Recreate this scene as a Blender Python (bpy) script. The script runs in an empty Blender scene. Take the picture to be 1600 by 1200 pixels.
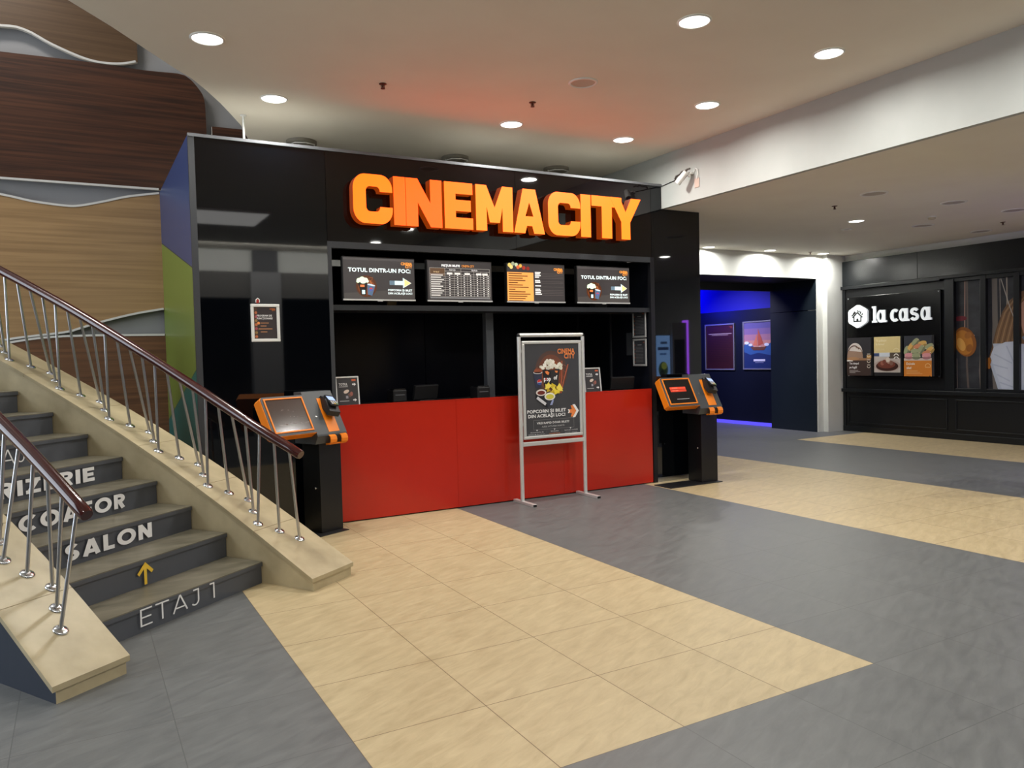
import bpy, bmesh, math, random
from mathutils import Vector, Matrix
random.seed(7)
D2R = math.pi / 180
C = bpy.context.scene.collection
scene = bpy.context.scene

# ------------------------------------------------------------------ camera, world, exposure
def setup_camera():
    f_px, p, r, y = 1215.36, -0.0366498574, -0.0251471785, 0.509360312
    cy, sy, cp, sp, cr, sr = math.cos(y), math.sin(y), math.cos(p), math.sin(p), math.cos(r), math.sin(r)
    fw = Vector((sy * cp, cy * cp, sp)); rt = Vector((cy, -sy, 0)); up = rt.cross(fw)
    r2 = cr * rt + sr * up; u2 = -sr * rt + cr * up
    cam = bpy.data.cameras.new('camera'); o = bpy.data.objects.new('camera', cam); C.objects.link(o)
    cam.sensor_fit = 'HORIZONTAL'; cam.sensor_width = 36; cam.lens = f_px / 1600 * 36
    cam.clip_start = .02; cam.clip_end = 200
    m = Matrix.Identity(4)
    for i in range(3):
        m[i][0] = r2[i]; m[i][1] = u2[i]; m[i][2] = -fw[i]
    m.translation = (0, 0, 1.524)
    o.matrix_world = m
    scene.camera = o
setup_camera()
w = bpy.data.worlds.new('world'); scene.world = w; w.use_nodes = True
w.node_tree.nodes['Background'].inputs[0].default_value = (.9, .95, 1, 1)
w.node_tree.nodes['Background'].inputs[1].default_value = .05
vs = scene.view_settings
scene.display_settings.display_device = 'sRGB'
vs.view_transform = 'Standard'; vs.look = 'None'; vs.gamma = 1; vs.use_curve_mapping = False
vs.exposure = 0.0
try:
    scene.cycles.use_denoising = True
    scene.cycles.max_bounces = 8; scene.cycles.diffuse_bounces = 5; scene.cycles.glossy_bounces = 4
    scene.cycles.sample_clamp_indirect = 6
except Exception: pass
LAMP_W = 26.0            # each recessed downlight

# ------------------------------------------------------------------ key dimensions (metres)
YF = 7.076               # booth front plane
XB0, XB1, XBR = .888, 6.0, 6.575
HC, HS = 3.795, 3.18     # main ceiling, lower ceiling
XL = 12.19               # shop front plane
YW = 9.62                # wood clad stair wall
YB = 9.55                # white rear wall with the corridor opening

# ------------------------------------------------------------------ materials
def lin(c):
    return tuple(((v / 255) / 12.92 if v / 255 <= .04045 else ((v / 255 + .055) / 1.055) ** 2.4) for v in c)
_mats = {}
def mat(name, c, rough=.5, metal=0, ior=1.45, emit=0, ecol=None, coat=0):
    k = name
    if k in _mats: return _mats[k]
    m = bpy.data.materials.new(name); m.use_nodes = True
    b = m.node_tree.nodes['Principled BSDF']
    b.inputs['Base Color'].default_value = (*lin(c), 1)
    b.inputs['Roughness'].default_value = rough
    b.inputs['Metallic'].default_value = metal
    b.inputs['IOR'].default_value = ior
    if coat: b.inputs['Coat Weight'].default_value = coat; b.inputs['Coat Roughness'].default_value = .05
    if emit:
        b.inputs['Emission Color'].default_value = (*(ecol if ecol else lin(c)), 1)
        b.inputs['Emission Strength'].default_value = emit
    _mats[k] = m
    return m
def noisy(name, c1, c2, scale=6, rough=.5, stretch=(1, 1, 1), bump=0, ior=1.45, detail=6, contrast=(.3, .7), rot=0):
    if name in _mats: return _mats[name]
    m = mat(name, c1, rough, 0, ior)
    nt = m.node_tree; N = nt.nodes; L = nt.links; b = N['Principled BSDF']
    tc = N.new('ShaderNodeTexCoord'); mp = N.new('ShaderNodeMapping'); no = N.new('ShaderNodeTexNoise'); cr = N.new('ShaderNodeValToRGB')
    mp.inputs['Scale'].default_value = stretch; mp.inputs['Rotation'].default_value = (0, 0, rot)
    no.inputs['Scale'].default_value = scale; no.inputs['Detail'].default_value = detail
    L.new(tc.outputs['Object'], mp.inputs['Vector']); L.new(mp.outputs[0], no.inputs['Vector']); L.new(no.outputs['Fac'], cr.inputs[0])
    cr.color_ramp.elements[0].position = contrast[0]; cr.color_ramp.elements[1].position = contrast[1]
    cr.color_ramp.elements[0].color = (*lin(c1), 1); cr.color_ramp.elements[1].color = (*lin(c2), 1)
    L.new(cr.outputs[0], b.inputs['Base Color'])
    if bump:
        bp = N.new('ShaderNodeBump'); bp.inputs['Strength'].default_value = bump; bp.inputs['Distance'].default_value = .01
        L.new(no.outputs['Fac'], bp.inputs['Height']); L.new(bp.outputs[0], b.inputs['Normal'])
    return m
def flat(c, lit=0):
    """print colour; lit > 0 for the pixels of a screen"""
    c = tuple(int(v) for v in c)
    if lit: return mat('screen_%d_%d_%d_%g' % (*c, lit), c, .25, emit=lit)
    return mat('ink_%d_%d_%d' % c, c, .45)

def floor_material():
    m = mat('floor_tiles', (130, 130, 125), .38)
    nt = m.node_tree; N = nt.nodes; L = nt.links; b = N['Principled BSDF']
    tc = N.new('ShaderNodeTexCoord'); sp = N.new('ShaderNodeSeparateXYZ'); L.new(tc.outputs['Object'], sp.inputs[0])
    def M(op, a, bb=None, c=None):
        n = N.new('ShaderNodeMath'); n.operation = op
        for i, v in enumerate((a, bb, c)):
            if v is None: continue
            if isinstance(v, (int, float)): n.inputs[i].default_value = v
            else: L.new(v, n.inputs[i])
        return n.outputs[0]
    X, Y = sp.outputs[0], sp.outputs[1]
    TX, TY = .5965, .601
    u = M('DIVIDE', M('SUBTRACT', X, .902), TX); v = M('DIVIDE', M('SUBTRACT', Y, 2.388), TY)
    band = M('MODULO', M('ADD', M('FLOOR', M('DIVIDE', u, 4)), 40), 2)
    beige = M('MULTIPLY', M('LESS_THAN', band, .5), M('MULTIPLY', M('GREATER_THAN', v, 0), M('LESS_THAN', v, 11)))
    beige = M('MULTIPLY', beige, M('GREATER_THAN', u, 0))
    def seam(t, w):
        fr = M('FRACT', M('ADD', t, 50)); d = M('MINIMUM', fr, M('SUBTRACT', 1, fr)); return M('LESS_THAN', d, w)
    sm = M('MAXIMUM', seam(u, .0035), seam(v, .0035))
    # stone veining, drawn out diagonally
    mp = N.new('ShaderNodeMapping'); mp.inputs['Rotation'].default_value = (0, 0, -.42)
    L.new(tc.outputs['Object'], mp.inputs[0])
    mp2 = N.new('ShaderNodeMapping'); mp2.inputs['Scale'].default_value = (1.6, 6, 1); L.new(mp.outputs[0], mp2.inputs[0]); mp = mp2
    n1 = N.new('ShaderNodeTexNoise'); n1.inputs['Scale'].default_value = 3.2; n1.inputs['Detail'].default_value = 10; n1.inputs['Roughness'].default_value = .62; n1.inputs['Distortion'].default_value = .5; L.new(mp.outputs[0], n1.inputs['Vector'])
    # per tile tone
    cx = N.new('ShaderNodeCombineXYZ'); L.new(M('FLOOR', u), cx.inputs[0]); L.new(M('FLOOR', v), cx.inputs[1])
    wn = N.new('ShaderNodeTexWhiteNoise'); wn.noise_dimensions = '2D'; L.new(cx.outputs[0], wn.inputs['Vector'])
    tone = M('ADD', M('MULTIPLY', M('SUBTRACT', n1.outputs['Fac'], .5), 1.5), M('MULTIPLY', M('SUBTRACT', wn.outputs['Value'], .5), .10))
    def mix(f, a, bb):
        n = N.new('ShaderNodeMix'); n.data_type = 'RGBA'
        L.new(f, n.inputs[0])
        for i, q in ((6, a), (7, bb)):
            if isinstance(q, tuple): n.inputs[i].default_value = (*lin(q), 1)
            else: L.new(q, n.inputs[i])
        return n.outputs[2]
    tf = M('ADD', tone, .5)
    base = mix(beige, mix(tf, (82, 84, 85), (112, 114, 113)), mix(tf, (160, 142, 107), (200, 182, 144)))
    seamc = mix(beige, (82, 83, 83), (112, 94, 66))
    L.new(mix(sm, base, seamc), b.inputs['Base Color'])
    L.new(M('ADD', .34, M('MULTIPLY', n1.outputs['Fac'], .2)), b.inputs['Roughness'])
    bp = N.new('ShaderNodeBump'); bp.inputs['Strength'].default_value = .12; bp.inputs['Distance'].default_value = .01
    L.new(M('SUBTRACT', n1.outputs['Fac'], sm), bp.inputs['Height']); L.new(bp.outputs[0], b.inputs['Normal'])
    return m
def wood_material(name, c1, c2, sc=1.0):
    m = mat(name, c1, .42)
    nt = m.node_tree; N = nt.nodes; L = nt.links; b = N['Principled BSDF']
    tc = N.new('ShaderNodeTexCoord'); mp = N.new('ShaderNodeMapping'); mp.inputs['Scale'].default_value = (.35 * sc, 1, 14 * sc)
    L.new(tc.outputs['Object'], mp.inputs[0])
    n1 = N.new('ShaderNodeTexNoise'); n1.inputs['Scale'].default_value = 2.2; n1.inputs['Detail'].default_value = 9; n1.inputs['Distortion'].default_value = .6
    L.new(mp.outputs[0], n1.inputs['Vector'])
    cr = N.new('ShaderNodeValToRGB'); cr.color_ramp.elements[0].position = .35; cr.color_ramp.elements[1].position = .65
    cr.color_ramp.elements[0].color = (*lin(c1), 1); cr.color_ramp.elements[1].color = (*lin(c2), 1)
    L.new(n1.outputs['Fac'], cr.inputs[0]); L.new(cr.outputs[0], b.inputs['Base Color'])
    return m

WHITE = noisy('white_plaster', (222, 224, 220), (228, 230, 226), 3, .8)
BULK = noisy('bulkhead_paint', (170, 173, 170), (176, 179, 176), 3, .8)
CEIL = noisy('ceiling_paint', (226, 220, 208), (230, 225, 213), 2, .85)
GREYW = mat('grey_plaster', (150, 150, 152), .8)
BLACKG = mat('black_glass', (4, 6, 10), .03, ior=1.55)
BLACKGB = mat('black_glass_brown', (9, 6, 7), .03, ior=1.55)
NAVY = mat('navy_panel', (14, 18, 32), .22, ior=1.45)
NAVYD = mat('navy_dark', (14, 17, 27), .4)
FRAMEG = mat('grey_frame', (54, 56, 60), .5)
TRIMS = mat('steel_trim', (104, 106, 110), .45, .3)
BLACKM = mat('black_metal', (24, 24, 26), .45)
BLACKD = mat('black_matte', (10, 10, 11), .6)
DGREY = mat('dark_grey_metal', (72, 74, 76), .45)
ALU = mat('brushed_aluminium', (222, 222, 220), .36, .55)
CHROME = mat('chrome', (215, 218, 222), .18, 1)
STEEL = mat('satin_steel', (190, 192, 196), .28, 1)
WHITEM = mat('white_enamel', (228, 228, 224), .35)
ORANGE = mat('orange_metal', (236, 130, 22), .42)
RED = noisy('red_lacquer', (186, 40, 24), (178, 37, 22), 1.2, .2)
STONE = noisy('travertine', (160, 147, 117), (186, 172, 140), 5, .4, bump=.05)
STONED = noisy('travertine_side', (172, 158, 126), (202, 188, 154), 4, .55, bump=.1)
TREAD = noisy('tread_stone', (92, 88, 74), (122, 116, 100), 4, .38, (1, 3, 1), rot=.6)
VINYL = mat('riser_vinyl', (80, 83, 90), .42)
MAHOG = mat('mahogany_rail', (58, 16, 14), .16, coat=.6)
WHITEL = mat('white_vinyl_letter', (235, 235, 235), .5)
YELLOWL = mat('yellow_vinyl', (232, 192, 62), .5)
NICKEL = STEEL

# ------------------------------------------------------------------ builders
_mw = {}
def mw(o): return _mw.get(o.name, Matrix.Identity(4)) if o else Matrix.Identity(4)
def tag(o, label=None, cat=None, group=None, kind=None):
    if label: o['label'] = label
    if cat: o['category'] = cat
    if group: o['group'] = group
    if kind: o['kind'] = kind
    return o
def thing(name, label, cat, loc=(0, 0, 0), rz=0, group=None):
    o = bpy.data.objects.new(name, None); C.objects.link(o); o.empty_display_size = .1
    o.location = loc; o.rotation_euler = (0, 0, rz)
    _mw[o.name] = Matrix.Translation(loc) @ Matrix.Rotation(rz, 4, 'Z')
    return tag(o, label, cat, group)
def dup(root, loc, rz=0, label=None, group=None):
    r = root.copy(); C.objects.link(r); r.location = loc; r.rotation_euler = (0, 0, rz)
    if label: r['label'] = label
    if group: r['group'] = group
    for ch in list(root.children):
        c = ch.copy(); C.objects.link(c); c.parent = r
        for g in ch.children:
            d = g.copy(); C.objects.link(d); d.parent = c
    return r

class MB:
    def __init__(s): s.v = []; s.f = []; s.m = []; s.sm = []; s.mats = []
    def mi(s, m):
        if m not in s.mats: s.mats.append(m)
        return s.mats.index(m)
    def add(s, verts, faces, m, smooth=False, M=None):
        k = len(s.v)
        s.v += [tuple(M @ Vector(q)) if M else tuple(q) for q in verts]
        for f in faces:
            s.f.append([i + k for i in f]); s.m.append(s.mi(m)); s.sm.append(smooth)
        return s
    def box(s, a, b, m, bev=0, M=None):
        x0, y0, z0 = a; x1, y1, z1 = b
        if bev:
            bm = bmesh.new(); bmesh.ops.create_cube(bm, size=1)
            for v in bm.verts: v.co = Vector(((x0 + x1) / 2 + v.co.x * (x1 - x0), (y0 + y1) / 2 + v.co.y * (y1 - y0), (z0 + z1) / 2 + v.co.z * (z1 - z0)))
            bmesh.ops.bevel(bm, geom=list(bm.edges), offset=bev, segments=2, affect='EDGES', profile=.5)
            bm.verts.index_update()
            s.add([v.co.copy() for v in bm.verts], [[v.index for v in f.verts] for f in bm.faces], m, False, M); bm.free()
            return s
        vs_ = [(x0, y0, z0), (x1, y0, z0), (x1, y1, z0), (x0, y1, z0), (x0, y0, z1), (x1, y0, z1), (x1, y1, z1), (x0, y1, z1)]
        fs = [(3, 2, 1, 0), (4, 5, 6, 7), (0, 1, 5, 4), (1, 2, 6, 5), (2, 3, 7, 6), (3, 0, 4, 7)]
        return s.add(vs_, fs, m, False, M)
    def prism(s, poly, d, m, M, side=None):
        """poly in the local xy plane of M, thickened from z=0 to z=d"""
        n = len(poly)
        ar = sum(poly[i][0] * poly[(i + 1) % n][1] - poly[(i + 1) % n][0] * poly[i][1] for i in range(n))
        if ar < 0: poly = poly[::-1]
        vs_ = [(x, y, 0) for x, y in poly] + [(x, y, d) for x, y in poly]
        s.add(vs_, [list(range(n))[::-1], [i + n for i in range(n)]], m, False, M)
        s.add(vs_, [(i, (i + 1) % n, (i + 1) % n + n, i + n) for i in range(n)], side or m, False, M)
        return s
    def tube(s, path, r, m, seg=12, caps=True, M=None):
        P = [Vector(p) for p in path]; n = len(P); rr = r if isinstance(r, (list, tuple)) else [r] * n
        vs_ = []; fs = []
        t0 = (P[1] - P[0]).normalized(); a = Vector((0, 0, 1)) if abs(t0.z) < .9 else Vector((1, 0, 0))
        u = t0.cross(a).normalized()
        for i in range(n):
            t = ((P[min(i + 1, n - 1)] - P[i]).normalized() + (P[i] - P[max(i - 1, 0)]).normalized()).normalized()
            u = (u - t * u.dot(t)).normalized(); v = t.cross(u)
            for k in range(seg):
                g = 2 * math.pi * k / seg
                vs_.append(P[i] + (u * math.cos(g) + v * math.sin(g)) * rr[i])
        for i in range(n - 1):
            for k in range(seg):
                k2 = (k + 1) % seg
                fs.append((i * seg + k, i * seg + k2, (i + 1) * seg + k2, (i + 1) * seg + k))
        s.add(vs_, fs, m, True, M)
        if caps: s.add(vs_, [list(range(seg))[::-1], [(n - 1) * seg + k for k in range(seg)]], m, False, M)
        return s
    def lathe(s, prof, m, seg=24, M=None, smooth=True, cap=True):
        vs_ = []; fs = []
        for (r, z) in prof:
            for k in range(seg):
                g = 2 * math.pi * k / seg; vs_.append((r * math.cos(g), r * math.sin(g), z))
        for i in range(len(prof) - 1):
            for k in range(seg):
                k2 = (k + 1) % seg; fs.append((i * seg + k, i * seg + k2, (i + 1) * seg + k2, (i + 1) * seg + k))
        s.add(vs_, fs, m, smooth, M)
        if cap: s.add(vs_, [list(range(seg))[::-1], [(len(prof) - 1) * seg + k for k in range(seg)]], m, False, M)
        return s
    def build(s, name, parent=None, label=None, world=True, bevel=0):
        me = bpy.data.meshes.new(name)
        inv = mw(parent).inverted() if (parent and world) else None
        me.from_pydata([tuple(inv @ Vector(q)) for q in s.v] if inv else s.v, [], s.f)
        for m in s.mats: me.materials.append(m)
        me.polygons.foreach_set('material_index', s.m); me.polygons.foreach_set('use_smooth', s.sm)
        me.update()
        bm = bmesh.new(); bm.from_mesh(me); bmesh.ops.recalc_face_normals(bm, faces=bm.faces) if s.recalc else None; bm.to_mesh(me); bm.free()
        o = bpy.data.objects.new(name, me); C.objects.link(o)
        if parent: o.parent = parent; _mw[o.name] = mw(parent)
        if label: o['label'] = label
        if bevel:
            md = o.modifiers.new('edge', 'BEVEL'); md.width = bevel; md.segments = 2; md.limit_method = 'ANGLE'
        return o
    recalc = True
def frame(o, u, v):
    u = Vector(u).normalized(); v = Vector(v).normalized(); n = u.cross(v)
    m = Matrix.Identity(4)
    for i in range(3): m[i][0] = u[i]; m[i][1] = v[i]; m[i][2] = n[i]
    m.translation = Vector(o)
    return m
def struct(mb, name):
    o = mb.build(name); o['kind'] = 'structure'; return o

# ---- text: outlines of the built-in sans font, measured and fitted
_tc = {}
def text_mesh(s, bold=0, shear=0, res=2):
    k = (s, bold, shear)
    if k in _tc: return _tc[k]
    cu = bpy.data.curves.new('t', 'FONT'); cu.body = s; cu.size = 1; cu.offset = bold; cu.shear = shear; cu.resolution_u = res; cu.fill_mode = 'FRONT'
    cu.space_character = 1 + bold * 1.2
    ob = bpy.data.objects.new('t', cu); C.objects.link(ob)
    dg = bpy.context.evaluated_depsgraph_get(); me = bpy.data.meshes.new_from_object(ob.evaluated_get(dg))
    vs_ = [(v.co.x, v.co.y) for v in me.vertices]; fs = [list(p.vertices) for p in me.polygons]
    C.objects.unlink(ob); bpy.data.objects.remove(ob); bpy.data.curves.remove(cu); bpy.data.meshes.remove(me)
    _tc[k] = (vs_, fs); return _tc[k]
def cap_h(bold=0):
    vs_, _ = text_mesh('H', bold); ys = [v[1] for v in vs_]; return max(ys) - min(ys), min(ys)

class Print:
    """flat printed artwork: shapes in the plane of a frame, in thin layers"""
    STEP = .0012
    def __init__(s, M, lit=0): s.M = M; s.lit = lit; s.mb = MB(); s.mb.recalc = False; s.cnt = {}
    def mt(s, c): return c if not isinstance(c, tuple) else flat(c, s.lit)
    def raw(s, vs_, fs, c, lay):
        j = s.cnt.get(lay, 0); s.cnt[lay] = j + 1; zz = lay * s.STEP + min(j, 55) * 2e-5
        s.mb.add([(x, y, zz) for x, y in vs_], fs, s.mt(c), False, s.M); return s
    def poly(s, pts, c, lay=1):
        n = len(pts); ar = sum(pts[i][0] * pts[(i + 1) % n][1] - pts[(i + 1) % n][0] * pts[i][1] for i in range(n))
        if ar < 0: pts = pts[::-1]
        return s.raw(pts, [list(range(n))], c, lay)
    def rect(s, x0, y0, x1, y1, c, lay=1): return s.poly([(x0, y0), (x1, y0), (x1, y1), (x0, y1)], c, lay)
    def ell(s, cx, cy, rx, ry, c, lay=1, rot=0, seg=24):
        return s.poly([(cx + rx * math.cos(a) * math.cos(rot) - ry * math.sin(a) * math.sin(rot), cy + rx * math.cos(a) * math.sin(rot) + ry * math.sin(a) * math.cos(rot)) for a in [2 * math.pi * k / seg for k in range(seg)]], c, lay)
    def line(s, pts, w, c, lay=1, closed=False):
        vs_, fs = ribbon(pts, w, closed); return s.raw(vs_, fs, c, lay)
    def text(s, t, x, y, h, c, lay=2, w=None, al='l', bold=0):
        vs_, fs = text_mesh(t, bold)
        if not vs_: return s
        ch, cb = cap_h(bold); k = h / ch
        x0 = min(v[0] for v in vs_); x1 = max(v[0] for v in vs_); kx = k if w is None else w / (x1 - x0)
        wid = (x1 - x0) * kx; ox = x - {'l': 0, 'c': wid / 2, 'r': wid}[al]
        return s.raw([(ox + (vx - x0) * kx, y + (vy - cb) * k) for vx, vy in vs_], fs, c, lay)
    def build(s, name, parent=None, label=None): return s.mb.build(name, parent, label)

def ribbon(pts, w, closed=False):
    P = [Vector((p[0], p[1])) for p in pts]; n = len(P); L = []; R = []
    for i in range(n):
        if closed: a, b = P[i - 1], P[(i + 1) % n]
        else: a, b = (P[i - 1] if i else None), (P[i + 1] if i < n - 1 else None)
        d1 = (P[i] - a).normalized() if a is not None else None; d2 = (b - P[i]).normalized() if b is not None else None
        if d1 is None: d1 = d2
        if d2 is None: d2 = d1
        n1 = Vector((-d1.y, d1.x)); n2 = Vector((-d2.y, d2.x)); m = (n1 + n2)
        m = m.normalized() if m.length > 1e-6 else n1
        k = w / 2 / max(.35, m.dot(n1))
        L.append(P[i] + m * k); R.append(P[i] - m * k)
    vs_ = [tuple(q) for q in L] + [tuple(q) for q in R]
    fs = [(i, i + n, (i + 1) % n + n, (i + 1) % n) for i in range(n if closed else n - 1)]
    return vs_, [f for f in fs]
def arc(cx, cy, rx, ry, a0, a1, n=14): return [(cx + rx * math.cos((a0 + (a1 - a0) * k / n) * D2R), cy + ry * math.sin((a0 + (a1 - a0) * k / n) * D2R)) for k in range(n + 1)]
# geometric stroke alphabet, cap height 1; s = stroke width. returns (advance width, [(points, closed)])
def glyph(ch, s):
    h = s / 2; t = 1 - h; b = h
    if ch == 'E': w = .62; return w, [([(h, 0), (h, 1)], 0), ([(0, t), (w, t)], 0), ([(0, .5), (w * .92, .5)], 0), ([(0, b), (w, b)], 0)]
    if ch == 'F': w = .6; return w, [([(h, 0), (h, 1)], 0), ([(0, t), (w, t)], 0), ([(0, .47), (w * .92, .47)], 0)]
    if ch == 'T': w = .74; return w, [([(0, t), (w, t)], 0), ([(w / 2, 0), (w / 2, 1)], 0)]
    if ch == 'L': w = .56; return w, [([(h, 0), (h, 1)], 0), ([(0, b), (w, b)], 0)]
    if ch == 'I': w = s; return w, [([(h, 0), (h, 1)], 0)]
    if ch == '1': w = .3; return w, [([(w - h, 0), (w - h, 1)], 0), ([(0, t), (w, t)], 0)]
    if ch == 'Z': w = .68; return w, [([(0, t), (w, t)], 0), ([(0, b), (w, b)], 0), ([(s * .62, b), (w - s * .62, t)], 0)]
    if ch == 'A': w = .88; q = s * .55; return w, [([(q, 0), (w / 2 - q * .12, 1)], 0), ([(w - q, 0), (w / 2 + q * .12, 1)], 0), ([(w * .22, .26), (w * .78, .26)], 0)]
    if ch == 'N': w = .76; return w, [([(h, 0), (h, 1)], 0), ([(w - h, 0), (w - h, 1)], 0), ([(h * 1.1, 1 - h * .6), (w - h * 1.1, h * .6)], 0)]
    if ch == 'O': w = 1.0; return w, [(arc(w / 2, .5, w / 2 - h, .5 - h + .01, 0, 350, 34), 1)]
    if ch == 'C': w = .9; return w, [(arc(.5, .5, .5 - h, .5 - h + .01, 48, 312, 28), 0)]
    if ch == 'J': w = .5; return w, [([(w - h, 1), (w - h, .32)] + arc(w / 2 - .01, .32, w / 2 - h + .01, .32 - h, 0, -140, 10)[1:], 0), ([(w * .3, t), (w, t)], 0)]
    if ch == 'R': w = .68; r = (1 - .38) / 2; return w, [([(h, 0), (h, 1)], 0), ([(0, t), (w - r, t)] + arc(w - r - .02, t - r + h, r + .02 - h, r - h, 90, -90, 12)[1:] + [(0, t - 2 * r + 2 * h)], 0), ([(w * .52, .42), (w - s * .5, 0)], 0)]
    if ch == 'S': w = .64; rx = w / 2 - h; ry = (.5 - h + h / 2) / 1; q = (1 - s) / 4; return w, [(arc(w / 2, 1 - h - q, rx, q, 35, 270, 14) + arc(w / 2, h + q, rx, q, 90, -145, 14)[1:], 0)]
    if ch == ' ': return .3, []
    return .5, []
def stroke_letters(M, s, x0, x1, y, h, sw, c, gap=.14):
    ws = [glyph(ch, sw)[0] for ch in s]; kx = (x1 - x0) / (sum(ws) + gap * (len(s) - 1)); x = x0; out = []
    for ch, wd in zip(s, ws):
        if ch != ' ':
            pr = Print(M)
            for pts, cl in glyph(ch, sw)[1]:
                vs_, fs = ribbon(pts, sw, bool(cl)); pr.raw([(x + px * kx, y + py * h) for px, py in vs_], fs, c, 1)
            out.append(pr)
        x += (wd + gap) * kx
    return out
def filled(outlines, depth, m, name, M, parent, side=None, bev=0):
    """extruded letter from closed outlines (holes allowed), faces front +z of M"""
    cu = bpy.data.curves.new('t', 'CURVE'); cu.dimensions = '2D'; cu.fill_mode = 'BOTH'; cu.extrude = depth / 2
    for pts in outlines:
        sp = cu.splines.new('POLY'); sp.points.add(len(pts) - 1); sp.use_cyclic_u = True
        for i, p in enumerate(pts): sp.points[i].co = (p[0], p[1], 0, 1)
    ob = bpy.data.objects.new('t', cu); C.objects.link(ob)
    dg = bpy.context.evaluated_depsgraph_get(); me = bpy.data.meshes.new_from_object(ob.evaluated_get(dg))
    mb = MB()
    fr = []; sd = []
    for p in me.polygons: (fr if p.normal.z > .5 else sd).append(list(p.vertices))
    vs_ = [v.co + Vector((0, 0, depth / 2)) for v in me.vertices]
    mb.add(vs_, fr, m, False, M); mb.add(vs_, sd, side or m, False, M); mb.recalc = False
    C.objects.unlink(ob); bpy.data.objects.remove(ob); bpy.data.curves.remove(cu); bpy.data.meshes.remove(me)
    return mb.build(name, parent)

# ================================================================== SETTING
mb = MB(); mb.box((-6, -2.3, -.2), (12.6, 15.5, 0), floor_material()); struct(mb, 'floor')
# main ceiling with its curved free edge over the stairwell
edge = [(-6, 2.2), (-3.5, 3.3), (-1.6, 4.3), (-.6, 5.0), (.043, 5.599), (.297, 5.914), (.512, 6.208), (.759, 6.546), (.894, 6.712), (1.032, 6.945), (1.187, 7.234), (1.335, 7.544), (1.467, 7.833), (1.614, 8.273), (1.83, 8.75), (2.25, 9.57)]
poly = edge + [(6.0, 9.57), (6.0, -2.3), (-6, -2.3)]
mb = MB(); mb.prism(poly, .35, CEIL, Matrix.Translation((0, 0, HC))); struct(mb, 'ceiling')
# the lower ceiling beyond the bulkhead, and the bulkhead itself
mb = MB(); mb.box((6.06, -2.3, HS), (12.6, 9.75, HS + .2), CEIL); struct(mb, 'ceiling_low')
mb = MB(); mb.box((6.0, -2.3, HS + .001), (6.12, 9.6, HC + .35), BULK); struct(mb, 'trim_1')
# wall of the stairwell and room behind the booth
mb = MB(); mb.box((-6, YW + .06, 0), (6.6, YW + .25, 7.2), GREYW); struct(mb, 'wall_stairwell')
mb = MB(); mb.box((-6.2, -2.3, 0), (-6, YW + .25, 7.2), GREYW); struct(mb, 'wall_left')
mb = MB(); mb.box((-6, 2, 6.9), (6.4, YW + .25, 7.2), CEIL); struct(mb, 'ceiling_stairwell')
# white rear wall with the corridor opening: header and right jamb column
mb = MB(); mb.box((6.6, YB, 2.765), (11.66, YB + .2, HS), WHITE); mb.box((6.6, YB, 0), (7.2, YB + .2, 2.765), WHITE); struct(mb, 'wall_rear')
mb = MB(); mb.box((11.655, YB - .005, 0), (11.80, YB + .2, HS), WHITE); mb.box((11.80, YB - .10, 0), (12.6, YB + .2, HS), WHITE); struct(mb, 'column')
# corridor: portal lining, walls, blue cove
PANEL = noisy('portal_panel', (26, 35, 43), (30, 39, 47), 2, .4)
mb = MB(); mb.box((11.64, YB + .02, 0), (11.78, 10.62, 2.20), PANEL); mb.box((11.64, YB + .02, 2.212), (11.78, 10.62, 2.76), PANEL); struct(mb, 'wall_portal_right')
mb = MB(); mb.box((7.2, YB + .02, 2.76), (11.8, 10.62, 2.9), mat('portal_soffit', (30, 31, 34), .5)); struct(mb, 'ceiling_portal')
mb = MB(); mb.box((7.2, 10.55, 2.62), (11.64, 10.62, 2.76), mat('portal_soffit', (30, 31, 34), .5)); struct(mb, 'trim_2')
CORR = noisy('corridor_panel', (16, 20, 34), (20, 24, 38), 1.5, .35)
mb = MB(); mb.box((11.86, 9.76, 0), (12.0, 15.5, 2.33), CORR); struct(mb, 'wall_corridor_right')
mb = MB(); mb.box((12.0, 9.76, 0), (12.15, 15.5, 3.6), mat('cove_wall_blue_glow', (30, 30, 170), .7)); struct(mb, 'wall_cove')  # blue of the cove light is put into this wall's colour
mb = MB(); mb.box((7.2, 9.76, 0), (7.3, 15.5, 3.6), CORR); struct(mb, 'wall_corridor_left')
mb = MB(); mb.box((7.2, 15.4, 0), (12.15, 15.6, 3.6), CORR); struct(mb, 'wall_corridor_end')
mb = MB(); mb.box((7.2, 9.76, 3.5), (12.15, 15.5, 3.7), NAVYD); struct(mb, 'ceiling_corridor')
LEDV = mat('violet_led', (60, 50, 200), .4, emit=1.1, ecol=(.10, .08, .75))
mb = MB(); mb.box((11.835, 10.64, 0), (11.86, 15.4, .065), LEDV); struct(mb, 'baseboard_corridor')
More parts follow.
